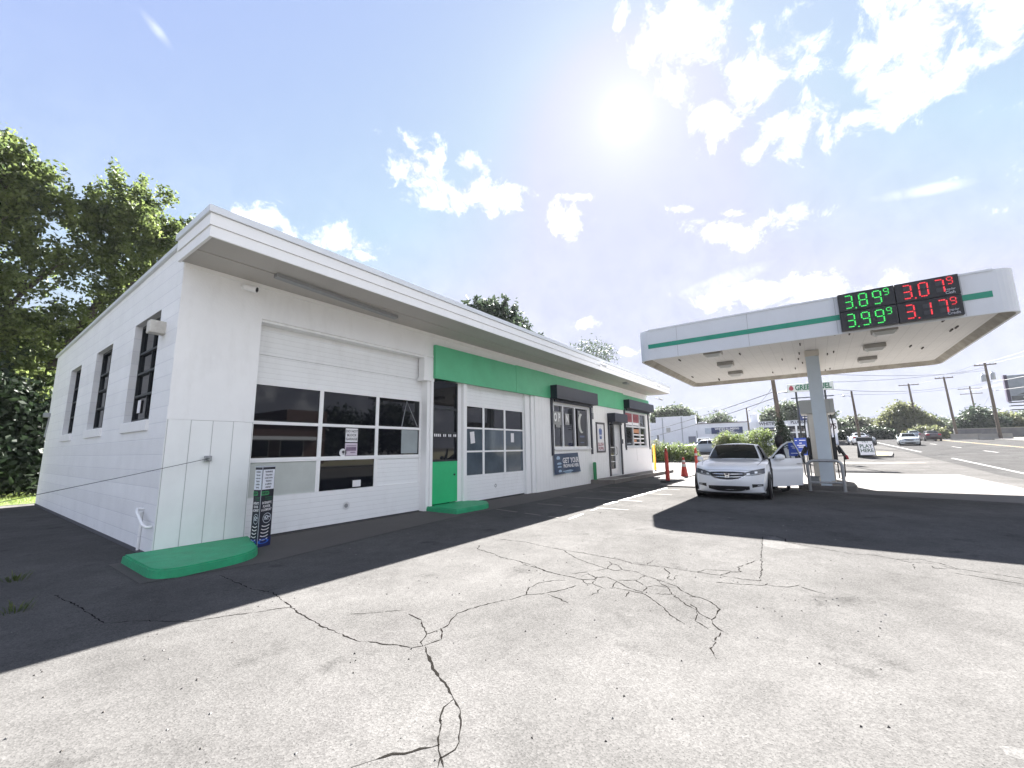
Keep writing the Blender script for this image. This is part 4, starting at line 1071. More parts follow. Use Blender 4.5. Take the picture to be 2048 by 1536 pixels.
for (x, y) in ((12.95, -5.54), (15.35, -5.54), (17.8, -5.54), (12.95, -9.87), (15.35, -9.87), (17.8, -9.87)):
    b = MB(); b.box(x - .20, x + .20, y - .27, y + .27, 4.53, 4.655, b=.015); f = b.build('light_fixture', mat('fixture_grey', (.36, .34, .31), .5, var=.15, vs=8), C_)
    b = MB(); b.add([(x - .19, y - .25, 4.528), (x + .19, y - .25, 4.528), (x + .19, y + .25, 4.528), (x - .19, y + .25, 4.528), (x - .10, y - .17, 4.44), (x + .12, y - .17, 4.44), (x + .12, y + .17, 4.44), (x - .10, y + .17, 4.44)],
                    [(0, 1, 5, 4), (1, 2, 6, 5), (2, 3, 7, 6), (3, 0, 4, 7), (7, 6, 5, 4)]); b.build('lens', mat('fixture_lens', (.62, .62, .60), .3, var=.1), f)
b = MB()
random.seed(21)
for k in range(34):
    x = random.uniform(12.8, 20.0); y = random.uniform(-11.8, -3.7); 
    if min(abs(y + 5.54), abs(y + 9.87)) < .4: continue
    b.box(x - .14, x + .14, y - .016, y + .016, ZC - .035, ZC - .001)
b.build('ceiling_clip', mat('rust_dark', (.05, .04, .035), .8), C_)

# LED price sign hung on the canopy edge
S_ = thing('led_price_sign', 'black LED fuel price sign with green and red digits on the canopy edge', 'price sign', (12.2, -10.08, 4.5))
led_bk = mat('led_black', (.012, .012, .016), .5, var=.3, vs=20)
led_off = mat('led_unlit', (.028, .028, .034), .5)
lg = mat('led_green', (.01, .1, .03), .4, emit=(.06, 1.0, .16), es=.12); lr = mat('led_red', (.1, .01, .01), .4, emit=(1.0, .035, .055), es=.15)
SEG = {'0': 'abcdef', '1': 'bc', '3': 'abgcd', '7': 'abc', '8': 'abcdefg', '9': 'abcdfg'}
def seg_digit(mb, ch, F, w, h, t, mon, moff=None):
    hw, hh = w / 2, h / 2
    P = {'a': ((-hw, hh), (hw, hh)), 'b': ((hw, hh), (hw, 0)), 'c': ((hw, 0), (hw, -hh)), 'd': ((-hw, -hh), (hw, -hh)), 'e': ((-hw, 0), (-hw, -hh)), 'f': ((-hw, hh), (-hw, 0)), 'g': ((-hw, 0), (hw, 0))}
    for s, (a, c) in P.items():
        if s not in SEG[ch]: continue
        a = Vector(a); c = Vector(c); d = (c - a).normalized(); nn = Vector((-d.y, d.x)) * t / 2
        a = a + d * t * .55; c = c - d * t * .55
        L = (c - a).length; k = 3
        for i in range(k):
            p = a + d * (L * i / k) ; q = a + d * (L * (i + .86) / k)
            mb.add([(p.x - nn.x, p.y - nn.y, 0), (q.x - nn.x, q.y - nn.y, 0), (q.x + nn.x, q.y + nn.y, 0), (p.x + nn.x, p.y + nn.y, 0)], [(0, 1, 2, 3)], mon, False, F)
cells = [(-9.50, 5.315, '389', lg, None), (-9.50, 4.795, '399', lg, None), (-10.67, 5.315, '307', lr, 'Cash'), (-10.67, 4.795, '317', lr, 'Credit')]
for cy, cz, digs, mm, word in cells:
    b = MB(); b.box(12.10, 12.236, cy - .578, cy + .578, cz - .252, cz + .252, b=.008); p = b.build('display_panel', led_bk, S_)
    F = west(12.094, cy, cz)
    q = MB(); u = MB()
    for k, ch in enumerate(digs):
        xx = -.36 + k * .285 + (.02 if k else 0)
        for zz in (-.085, .085): u.box(xx - .062, xx + .062, zz - .052, zz + .052, 0, .002, M=F)
        seg_digit(q, ch, F @ Matrix.Translation((xx, 0, .003)), .155, .34, .029, 0)
    q.disc(.018, F @ Matrix.Translation((-.215, -.19, .003)), 10)
    seg_digit(q, '9', F @ Matrix.Translation((.42, .115, .003)), .09, .17, .020, 0)
    u.build('unlit_cells', led_off, p); q.build('digits', mm, p)
    if word:
        l = MB(); l.text('Regular', .075, F @ Matrix.Translation((.40, -.10, .003)), sx=.85); l.text(word, .095, F @ Matrix.Translation((.40, -.185, .003)), sx=.9, bold=.01); l.build('lettering', mat('sign_dim', (.45, .46, .5), .5), p)

# ================================================================== PUMP ISLAND
hp = MB()
t = thing('guard_rail', 'bent steel pipe guard hoop in front of the canopy column', 'guard rail', (14.62, -8.17, .045))
hp.tube([(0, .44, 0), (0, .44, .78), (0, .42, .87), (0, .36, .925), (0, .27, .945), (0, -.27, .945), (0, -.36, .925), (0, -.42, .87), (0, -.44, .78), (0, -.44, 0)], .045, n=10); hp.build('hoop', mat('pipe_steel', (.36, .37, .38), .38, metal=.5, var=.2, vs=9, dirt=.2), t, local=True)
b = MB(); b.tube([(0, .40, .27), (0, -.40, .27)], .03); b.build('lower_bar', MATS['pipe_steel'], t, local=True)
isl = MB(); isl.prism(rounded([(14.95, -8.95), (18.9, -8.95), (18.9, -7.40), (14.95, -7.40)], [.35] * 4, 5), .046, .19); tag(isl.build('pump_island', conc, loc=(16.9, -8.17, .045)), 'raised concrete kerb island under the fuel dispenser', 'kerb island')
D_ = thing('fuel_dispenser', 'tall silver fuel dispenser with black nozzles behind the canopy column', 'fuel pump', (16.9, -8.17, .19))
sil = mat('dispenser_steel', (.55, .52, .46), .3, metal=.65, var=.1, vs=2)
b = MB(); b.box(16.3, 17.4, -8.47, -7.87, .20, 2.60, b=.02); b.build('body', sil, D_)
b = MB(); b.box(16.15, 17.6, -8.67, -7.67, 2.60, 3.09, b=.03); hd_ = b.build('valance', mat('valance_grey', (.50, .51, .50), .45, var=.06), D_)
b = MB(); b.box(16.14, 16.15, -8.55, -8.54, 2.63, 3.06); b.build('seam', grey, hd_)
blk = mat('pump_black', (.012, .012, .014), .4)
for sgn, y in ((1, -7.87), (-1, -8.47)):
    b = MB(); b.box(16.35, 17.35, min(y, y + sgn * .12), max(y, y + sgn * .12), .9, 1.75, b=.02); pf = b.build('pump_face', blk, D_)
    b = MB(); b.box(16.45, 17.25, min(y + sgn * .002, y + sgn * .03), max(y + sgn * .002, y + sgn * .03), 1.85, 2.45); b.build('price_panel', mat('panel_white', (.5, .5, .5), .4), D_)
    b = MB(); yy = y + sgn * .17
    b.tube([(16.40, yy, 1.45), (16.38, yy + sgn * .06, 1.30), (16.34, yy + sgn * .14, 1.12), (16.32, yy + sgn * .16, .98)], [.035, .05, .05, .03]); b.tube([(16.38, yy - sgn * .05, 1.42), (16.36, yy + sgn * .02, 1.18)], .03); nz_ = b.build('nozzle', blk, D_)
    b = MB(); b.tube([(16.33, yy + sgn * .17, 1.12), (16.30, yy + sgn * .22, 1.0)], [.045, .03]); b.build('nozzle_guard', mat('nozzle_red', (.35, .02, .03), .5) if sgn < 0 else blk, nz_)
    b = MB(); b.tube([(16.34, yy + sgn * .12, 1.08), (16.30, yy + sgn * .10, .8), (16.30, yy + sgn * .09, .45), (16.32, yy + sgn * .02, .32), (16.36, yy - sgn * .08, .36), (16.42, yy - sgn * .08, .8), (16.45, yy - sgn * .06, 2.2), (16.5, yy - sgn * .1, 2.55)], .018); b.build('hose', rubber, D_)
t = thing('bucket', 'low pale box standing on the pump island behind the guard hoop', 'box', (15.6, -7.9, .19)); b = MB(); b.box(15.45, 15.75, -8.0, -7.75, .19, .42, b=.02); b.build('tub', mat('tub_grey', (.35, .36, .35), .5, var=.1), t); b = MB(); b.box(15.43, 15.77, -8.02, -7.73, .42, .45, b=.01); b.build('lid', mat('tub_lid', (.25, .26, .26), .5), t)
t.name = 'storage_box'

# ================================================================== CARS
CG = mat('car_glass', (.010, .012, .012), .03, spec=.16)
TY = mat('tyre', (.018, .018, .019), .85); RIM = mat('alloy_rim', (.45, .46, .48), .3, metal=.7)
LENS = mat('headlamp_lens', (.06, .065, .075), .06, spec=.8); CHROME = mat('chrome', (.75, .76, .78), .12, metal=.9)
BLKP = mat('black_plastic', (.012, .012, .014), .5); LAMPW = mat('lamp_bright', (.75, .78, .82), .15, metal=.4); TAIL = mat('tail_lamp', (.35, .01, .015), .2)
PROF = [(.30, .17), (.15, .20), (.07, .28), (.02, .40), (.00, .50), (.01, .62), (.045, .73), (.10, .82), (.20, .885), (.5, .965), (1.0, 1.025), (1.45, 1.06), (1.9, 1.075), (2.6, 1.08), (3.4, 1.085), (4.0, 1.09), (4.35, 1.10), (4.68, 1.08), (4.78, .98), (4.84, .78), (4.86, .55), (4.80, .36), (4.66, .22)]
def WID(x): return .92 - .13 * max(0, 1 - x / 1.1) ** 2 - .10 * max(0, (x - 3.9) / .96) ** 2
def prof_at(v):
    f = v * (len(PROF) - 1); i = min(int(f), len(PROF) - 2); k = f - i
    return PROF[i][0] * (1 - k) + PROF[i + 1][0] * k, PROF[i][1] * (1 - k) + PROF[i + 1][1] * k
def body_pt(u, v):
    x, z = prof_at(v); y = WID(x) * u; a = abs(u)
    fr = max(0, 1 - x / 1.3) ** 1.5; rr = max(0, (x - 3.6) / 1.26) ** 1.5
    xx = x + .40 * a ** 3 * fr - .28 * a ** 3 * rr
    zz = z - (.075 * a ** 3 * min(1, max(0, (z - .6) / .3)))
    return (xx, y, zz)
def nose(y, z, off=0.0):
    best = None
    for i in range(400):
        v = i / 400 * .55; x, zz = prof_at(v); u = max(-1, min(1, y / WID(x))); p = body_pt(u, v)
        if best is None or abs(p[2] - z) < best[0]: best = (abs(p[2] - z), p, v)
        if p[2] > z + .05: break
    return (best[1][0] - off, y, z)
def npatch(mb, ys, zlo, zhi, off, nu=8, nv=4, m=0):
    def fn(u, v):
        y = ys[0] + (ys[1] - ys[0]) * u
        a = np.interp(u, np.linspace(0, 1, len(zlo)), zlo); b = np.interp(u, np.linspace(0, 1, len(zhi)), zhi)
        return nose(y, a + (b - a) * v, off)
    mb.grid(fn, nu, nv, m, flip=ys[1] > ys[0])
def gh(u, v, out=0.0):
    """windscreen patch"""
    yb, yt = .74, .56
    b = Vector((1.40 + .34 * abs(u) ** 2.5, yb * u, 1.045 - .02 * abs(u))); t = Vector((2.16 + .10 * abs(u) ** 2.5, yt * u, 1.50 - .035 * abs(u) ** 3))
    p = b.lerp(t, v); p += Vector((-.42, 0, .85)) * (.05 * math.sin(math.pi * v) + out); return tuple(p)
def gr(u, v, out=0.0):
    b = Vector((4.22 - .22 * abs(u) ** 2.5, .70 * u, 1.085)); t = Vector((3.55 - .06 * abs(u) ** 2, .53 * u, 1.485 - .035 * abs(u) ** 3))
    p = b.lerp(t, v); p += Vector((.42, 0, .85)) * (.04 * math.sin(math.pi * v) + out); return tuple(p)
def gside(sg):
    def fn(u, v, out=0.0):
        bx = 1.74 + (4.0 - 1.74) * u; tx = 2.26 + (3.49 - 2.26) * u
        yb = .74 + .08 * math.sin(math.pi * min(1, u * 1.1)) - .04 * u; ytp = .56 + .045 * math.sin(math.pi * u) - .03 * u
        zt = 1.463 + .03 * math.sin(math.pi * u) - .01 * u
        p = Vector((bx, sg * yb, 1.03 + .03 * u)).lerp(Vector((tx, sg * ytp, zt)), v); p += Vector((0, sg * .9, .3)) * (.03 * math.sin(math.pi * v) + out); return tuple(p)
    return fn
def roofp(u, v):
    f = Vector((2.16 + .10 * abs(u) ** 2.5, .56 * u, 1.50 - .035 * abs(u) ** 3)); r = Vector((3.55 - .06 * abs(u) ** 2, .53 * u, 1.485 - .035 * abs(u) ** 3))
    p = f.lerp(r, v); p.y *= 1 + .08 * math.sin(math.pi * v); p.z += .035 * math.sin(math.pi * v) * (1 - abs(u) ** 3); return tuple(p)
def wheel(t, x, y, sg, steer=0.0):
    r, w = .335, .215
    b = MB(); b.lathe([(r - .10, -w / 2), (r - .02, -w / 2), (r, -w / 2 + .03), (r, w / 2 - .03), (r - .02, w / 2), (r - .10, w / 2)], (x, y, r), 24, axis='y')
    o = b.build('wheel', TY, t, local=True)
    q = MB(); yf = y + sg * (w / 2 - .012); F = frame((x, yf, r), (1, 0, 0), (0, 0, 1)) if sg < 0 else frame((x, yf, r), (-1, 0, 0), (0, 0, 1))
    q.ring(r - .125, r - .095, F, 24); q.disc(.06, F @ Matrix.Translation((0, 0, .004)), 12)
    for k in range(10):
        a = 2 * math.pi * k / 10; q.box(.05, r - .11, -.018, .018, -.01, .003, M=F @ Matrix.Rotation(a, 4, 'Z'))
    q.build('rim', RIM, o, local=True)
    q = MB(); q.disc(r - .10, F @ Matrix.Translation((0, 0, -.03)), 20); q.build('brake', BLKP, o, local=True)
def sedan(label, loc, rz, paint, fine=False, group=None, name='parked_sedan', lights_up=True):
    t = thing(name, label, 'car', loc, rz, group)
    nu, nv = (24, 66) if fine else (12, 44)
    b = MB(); b.grid(lambda u, v: body_pt(u * 2 - 1, v), nu, nv, flip=True)
    for sg in (-1, 1):
        def side(u, v):
            e = Vector(body_pt(sg, v)); zb = min(e.z, .20); z = e.z + (zb - e.z) * u
            bulge = .030 * math.sin(math.pi * min(1, u * 1.05)) - .05 * max(0, u - .75) / .25
            if 0.42 < u < 0.5: bulge += .004
            return (e.x, e.y + sg * bulge * min(1, (e.z - zb) / .4), z)
        b.grid(side, 8, nv, flip=sg > 0)
    b.grid(lambda u, v: gh(u * 2 - 1, v), nu // 2, 8, flip=True); b.grid(lambda u, v: gr(u * 2 - 1, v), nu // 2, 8)
    for sg in (-1, 1): b.grid(lambda u, v: gside(sg)(u, v), nu, 6, flip=sg > 0)
    b.grid(lambda u, v: roofp(u * 2 - 1, v), nu, 8, flip=True)
    b.build('body', paint, t, local=True)
    g = MB(); g.grid(lambda u, v: gh((u * 2 - 1) * .93, .05 + .90 * v, .008), 14, 8, flip=True); g.build('windscreen', CG, t, local=True)
    g = MB(); g.grid(lambda u, v: gr((u * 2 - 1) * .88, .08 + .84 * v, .008), 10, 6); g.build('rear_window', CG, t, local=True)
    for sg in (-1, 1):
        for a, c in ((.06, .48), (.52, .93)):
            g = MB(); g.grid(lambda u, v: gside(sg)(a + (c - a) * u, .08 + .84 * v, .008), 8, 5, flip=sg > 0); g.build('side_window', CG, t, local=True)
        g = MB(); x = 1.86; g.lathe([(0.001, -.10), (.055, -.085), (.075, 0), (.06, .07), (0.001, .085)], (x, 0, 0), 10, axis='y', M=Matrix.Translation((0, sg * .99, 1.06)))
        if not (fine and sg < 0): g.build('wing_mirror', paint, t, local=True)
    for x in (.96, 3.74):
        for sg in (-1, 1):
            a = MB(); a.lathe([(0.001, 0), (.385, 0), (.40, -sg * .02)], (x, sg * (.945 if x < 2 else .935), .345), 24, axis='y'); a.box(x - .34, x + .34, min(sg * .5, sg * .88), max(sg * .5, sg * .88), .12, .36); a.build('wheel_arch', BLKP, t, local=True)
            wheel(t, x, sg * .855, sg)
    ub = MB(); ub.box(.45, 4.5, -.82, .82, .14, .24); ub.build('underbody', BLKP, t, local=True)
    for sg in (-1, 1):
        h = MB(); npatch(h, (sg * .41, sg * .865), [.640, .648, .665, .705], [.730, .775, .810, .835], .006, 10, 4); hl = h.build('headlight', LENS, t, local=True)
        h = MB(); npatch(h, (sg * .64, sg * .70), [.705, .71], [.755, .76], .012, 3, 3); npatch(h, (sg * .46, sg * .53), [.675, .68], [.71, .72], .012, 2, 2); npatch(h, (sg * .42, sg * .80), [.652, .694], [.660, .702], .012, 8, 1); h.build('bulb', LAMPW, hl, local=True)
        h = MB(); npatch(h, (sg * .56, sg * .80), [.335, .36, .37], [.43, .425, .42], .006, 6, 3); fg = h.build('fog_lamp', BLKP, t, local=True)
        h = MB(); npatch(h, (sg * .68, sg * .78), [.385, .388], [.402, .404], .014, 3, 1); h.build('bulb', LAMPW, fg, local=True)
        h = MB(); h.grid(lambda u, v: tuple(Vector(body_pt(sg * (.55 + .43 * u), .795 + .065 * v)) + Vector((.008, 0, 0))), 5, 5, flip=sg < 0); h.build('tail_light', TAIL, t, local=True)
    h = MB(); npatch(h, (-.42, .42), [.655, .575, .55, .545, .55, .575, .655], [.742, .752, .757, .757, .757, .752, .742], .005, 16, 5); gq = h.build('grille', BLKP, t, local=True)
    h = MB()
    for z in (.610, .683): npatch(h, (-.37, .37), [z + .01, z, z + .01], [z + .022, z + .012, z + .022], .014, 12, 1)
    npatch(h, (-.42, .42), [.640, .560, .532, .526, .532, .560, .640], [.654, .573, .544, .538, .544, .573, .654], .014, 18, 1)
    h.build('grille_bar', CHROME, gq, local=True)
    h = MB(); npatch(h, (-.50, .50), [.29, .235, .225, .235, .29], [.375, .38, .38, .38, .375], .005, 14, 4); h.build('air_intake', BLKP, t, local=True)
    if fine:
        for sg in (-1, 1):
            h = MB(); h.tube([tuple(Vector(body_pt(sg * (.80 + .06 * k / 9), .40 + .135 * k / 9)) + Vector((0, 0, .002))) for k in range(10)], .006, n=5); h.build('bonnet_gap', BLKP, t, local=True)
        h = MB(); npatch(h, (-.80, .80), [.778, .790, .795, .79, .778], [.784, .796, .801, .796, .784], .004, 20, 1); h.build('bonnet_gap', BLKP, t, local=True)
        e = MB(); F = west(nose(0, .655)[0] - .022, 0, .655)
        e.prism(rounded([(-.062, -.055), (.062, -.055), (.075, .055), (-.075, .055)], [.02] * 4, 4), -.008, 0, M=F); em = e.build('emblem', mat('emblem_dark', (.05, .05, .06), .2), gq, local=True)
        e = MB()
        for a, c in (((-.055, .05), (-.028, -.05)), ((.055, .05), (.028, -.05))): e.add([(a[0] - .011, a[1], .003), (a[0] + .013, a[1], .003), (c[0] + .010, c[1], .003), (c[0] - .010, c[1], .003)], [(0, 1, 2, 3)], M=F)
        e.box(-.035, .035, -.011, .013, 0, .004, M=F); e.prism([(-.062, -.055), (.062, -.055), (.062, -.05), (-.062, -.05)], .001, .004, M=F); e.prism([(-.075, .05), (.075, .05), (.075, .055), (-.075, .055)], .001, .004, M=F)
        e.build('emblem_letter', CHROME, em, local=True)
        h = MB(); npatch(h, (-.85, .85), [.205, .175, .17, .175, .205], [.23, .20, .195, .20, .23], .02, 20, 1); h.build('front_lip', paint, t, local=True)
        for a in (-.35, .3): 
            h = MB(); h.tube([(1.42 + .01, a, 1.075), (1.52, a + .28, 1.12), (1.50, a + .52, 1.11)], .008); h.build('wiper', BLKP, t, local=True)
        h = MB(); h.grid(lambda u, v: gh((u - .5) * .22, .80 + .15 * v, .010), 2, 2, flip=True); h.build('rear_mirror', BLKP, t, local=True)
    return t
wpaint = mat('car_white', (.80, .82, .85), .25, coat=.8, var=.02)
CX, CY, CRZ = 11.10, -5.92, R(1.5)
car = sedan('white sedan facing us with its driver door open under the fuel canopy', (CX, CY, .008), CRZ, wpaint, fine=True)
# open driver's door
ob = MB(); ob.box(1.62, 2.72, -.953, -.90, .30, 1.02); ob.add([(1.70, -.86, 1.02), (2.72, -.86, 1.02), (2.70, -.64, 1.45), (2.25, -.64, 1.45)], [(0, 1, 2, 3)]); ob.build('dark_opening_patch', BLKP, car, local=True)  # raised black patch standing in for the shaded cabin inside the doorway
dr = thing('tmp', 'x', 'x', (CX, CY, 0)); bpy.data.objects.remove(dr)
car.scale = (1.035, 1.035, 1.035)
HINGE = Matrix.Translation((1.60, -.955, 0)) @ Matrix.Rotation(R(-39 - 1.5), 4, 'Z')
d = MB()
def dpanel(u, v):
    x = 1.12 * u; z = .27 + .79 * v; y = -.035 * math.sin(math.pi * v) - .012 * math.exp(-((v - .62) / .05) ** 2) + .012 * math.exp(-((v - .70) / .05) ** 2) - .02 * math.sin(math.pi * u)
    if v > .75 and u < .1: x += .0
    return (x + .07 * (v - .5) * u, y, z)
d.grid(dpanel, 14, 22, M=HINGE); d.grid(lambda u, v: (dpanel(u, v)[0], .07, dpanel(u, v)[2]), 4, 4, m=1, M=HINGE, flip=True)
d.add([HINGE @ Vector(p) for p in ((1.11, -.0, .27), (1.19, -.0, 1.06), (1.19, .07, 1.06), (1.11, .07, .27), (0, .07, .27), (0, 0, .27))], [(0, 1, 2, 3), (0, 3, 4, 5)])
dn = d.build('door', [wpaint, BLKP], car, local=True)
f = MB(); sash = [(.02, 1.06), (.30, 1.26), (.55, 1.43), (.78, 1.53), (.98, 1.53), (1.08, 1.33), (1.19, 1.06)]
f.tube([(x, .02 + .12 * (z - 1.06), z) for x, z in sash], .022, n=6, m=0, M=HINGE); f.build('sash', mat('sash_white', (.55, .57, .60), .3), dn, local=True)
f = MB(); f.add([(x, .022 + .12 * (z - 1.06), z) for x, z in sash], [tuple(range(len(sash)))], M=HINGE)
tint = bpy.data.materials.new('tinted_glass'); tint.use_nodes = True
_t, _b = nodes_of(tint); _b.inputs['Base Color'].default_value = (.09, .12, .17, 1); _b.inputs['Roughness'].default_value = .02; _b.inputs['Transmission Weight'].default_value = 1.0; _b.inputs['IOR'].default_value = 1.02; _b.inputs['Specular IOR Level'].default_value = .5
f.build('window', tint, dn, local=True)
f = MB(); f.tube([(.90, -.05, .905), (.95, -.075, .91), (1.08, -.075, .92), (1.13, -.05, .92)], .014, n=6, M=HINGE); f.build('handle', CHROME, dn, local=True)
f = MB(); f.lathe([(.001, -.16), (.07, -.14), (.095, -.02), (.08, .08), (.001, .10)], (0, 0, 0), 12, axis='x', M=HINGE @ Matrix.Translation((.24, -.13, 1.10)) @ Matrix.Rotation(R(0), 4, 'Z')); f.tube([(.14, -.01, 1.06), (.2, -.10, 1.08)], .025, M=HINGE); f.build('wing_mirror', wpaint, dn, local=True)

# traffic on the road and parked cars
silver = mat('car_silver', (.46, .50, .53), .3, metal=.3, coat=.5); dkred = mat('car_dark', (.045, .03, .035), .3, coat=.6); slate = mat('car_slate', (.20, .24, .30), .3, coat=.5); dkg = mat('car_charcoal', (.06, .07, .08), .3, coat=.5)
sedan('silver sedan driving towards us on the road beyond the sandwich board', (66.0, -17.0, hz(66.5) + .012), R(-4), silver, name='driving_sedan')
sedan('dark red sedan seen from behind on the far side of the road', (89.5, -22.0, hz(87) + .012), R(182), dkred, name='driving_sedan')
sedan('slate blue sedan seen from behind, farthest along the road', (100, -21.6, hz(97) + .012), R(180), slate, name='driving_sedan')
sedan('dark green sedan parked behind the sandwich board', (70.0, -13.6, hz(71) + .012), R(10), dkg)
sedan('white car parked in front of the plumbing shop windows', (64.0, -6.0, hz(65) + .012), R(-50), wpaint)
sedan('pale car parked behind the hedge near the white building', (48.0, 4.6, hz(49) + .012), R(-80), slate)
sedan('white car half hidden beside the fuel dispenser, far along the road', (74.0, -12.4, hz(75) + .012), R(185), wpaint, name='driving_sedan')
# white pickup behind the delineator
pk_ = thing('pickup_truck', 'small white pickup truck parked nose-on beyond the delineator post', 'truck', (50, 2.75, hz(50)), R(0))
b = MB(); b.box(0, 1.5, -.95, .95, .45, 1.15, b=.12); b.box(2.9, 5.2, -.95, .95, .5, 1.2, b=.05); b.build('body', wpaint, pk_, local=True)
b = MB(); b.prism([(-.85, 1.1), (.85, 1.1), (.68, 1.78), (-.68, 1.78)], -2.9, -1.35, M=frame((0, 0, 0), (0, -1, 0), (0, 0, 1))); b.build('cab', wpaint, pk_, local=True)
b = MB(); b.add([(1.33, -.72, 1.18), (1.33, .72, 1.18), (1.33, .60, 1.70), (1.33, -.60, 1.70)], [(0, 3, 2, 1)]); b.build('windscreen', CG, pk_, local=True)
b = MB(); b.box(-.012, .0, -.55, .55, .72, .98); b.build('grille', BLKP, pk_, local=True)
for sg in (-1, 1):
    b = MB(); b.box(-.02, .02, sg * .72 - .14, sg * .72 + .14, .78, .98, b=.02); b.build('headlight', LAMPW, pk_, local=True)
    for x in (.8, 4.2): wheel(pk_, x, sg * .82, sg)
b = MB(); b.box(-.10, .03, -.95, .95, .42, .60, b=.04); b.build('bumper', CHROME, pk_, local=True)

# ================================================================== PERSON behind the open door
def skinned(edges, verts, radii, root, sub=2):
    me = bpy.data.meshes.new('p'); me.from_pydata(verts, edges, []); o = bpy.data.objects.new('p', me); col.objects.link(o)
    o.modifiers.new('s', 'SKIN')
    sv = me.skin_vertices[0].data
    for i, r in enumerate(radii): sv[i].radius = r if isinstance(r, tuple) else (r, r)
    sv[root].use_root = True
    m = o.modifiers.new('ss', 'SUBSURF'); m.levels = sub; m.render_levels = sub
    dg = bpy.context.evaluated_depsgraph_get(); r = bpy.data.meshes.new_from_object(o.evaluated_get(dg))
    v = [tuple(x.co) for x in r.vertices]; f = [tuple(p.vertices) for p in r.polygons]
    bpy.data.objects.remove(o); bpy.data.meshes.remove(r); return v, f
pe = thing('person', 'person in dark clothes standing behind the open car door', 'person', (14.15, -7.15, .03), R(100))
# local: +X is where the person faces (towards the car), Z up
J = [(0, 0, .94), (.02, 0, 1.10), (.05, 0, 1.28), (.07, 0, 1.42), (.10, 0, 1.50), (.13, 0, 1.60), (.14, 0, 1.70),
     (.0, .10, .90), (.02, .13, .50), (-.02, .15, .09), (.12, .17, .045), (.20, .18, .035),
     (.0, -.10, .90), (.0, -.16, .50), (-.05, -.20, .09), (.09, -.22, .045), (.17, -.23, .035),
     (.06, .19, 1.40), (.10, .24, 1.13), (.28, .20, .98), (.36, .19, .98),
     (.06, -.19, 1.40), (.12, -.25, 1.13), (.30, -.20, 1.02), (.38, -.18, 1.03)]
Ed = [(0, 1), (1, 2), (2, 3), (3, 4), (4, 5), (5, 6), (0, 7), (7, 8), (8, 9), (9, 10), (10, 11), (0, 12), (12, 13), (13, 14), (14, 15), (15, 16), (3, 17), (17, 18), (18, 19), (19, 20), (3, 21), (21, 22), (22, 23), (23, 24)]
Rr = [(.15, .115), (.135, .105), (.15, .115), (.12, .09), .055, .085, .075, .095, .068, .050, .046, .032, .095, .068, .050, .046, .032, .062, .046, .036, .034, .062, .046, .036, .034]
v, f = skinned(Ed, J, Rr, 0)
cl_top = mat('jacket_dark', (.030, .022, .038), .85, var=.3, vs=12); cl_leg = mat('trousers_dark', (.018, .018, .024), .85, var=.3, vs=12); skin = mat('skin', (.33, .19, .13), .5); hairm = mat('hair_dark', (.008, .006, .007), .5, var=.4, vs=30); shoe = mat('shoe_black', (.012, .012, .013), .5)
mb = MB(); P = v
for q in f:
    c = sum((Vector(P[i]) for i in q), Vector()) / len(q)
    mb.mi.append(3 if c.z < .13 else 2 if c.z < .93 and abs(c.x) < .25 and not (c.x > .2) else 1 if c.z < 1.47 and not (c.x > .33 and c.z < 1.08) else 0); mb.sm.append(True)
mb.v = [tuple(p) for p in P]; mb.f = f
mb.build('body', [skin, cl_top, cl_leg, shoe], pe, local=True)
h = MB(); h.lathe([(.001, .14), (.06, .13), (.10, .07), (.115, 0), (.11, -.08), (.09, -.20), (.05, -.27), (.001, -.28)], (.105, 0, 1.66), 16); h.build('hair', hairm, pe, local=True)
for sg in (-1, 1):
    for k, (ln, dy) in enumerate(((.075, -.024), (.085, -.008), (.08, .008), (.065, .024))):
        pass
hm = MB()
for sg in (-1, 1):
    hx, hy, hz_ = (.38, .19 * sg, 1.0)
    for k, (ln, dy) in enumerate(((.07, -.027), (.08, -.009), (.075, .009), (.06, .027))):
        hm.tube([(hx + .01, hy + dy, hz_), (hx + .01 + ln * .6, hy + dy * 1.2, hz_ - .012), (hx + ln, hy + dy * 1.2, hz_ - .04)], [.010, .009, .007], n=6)
    hm.tube([(hx - .01, hy - sg * .03, hz_), (hx + .03, hy - sg * .055, hz_ - .01)], [.011, .008], n=6)
hm.build('fingers', skin, pe, local=True)

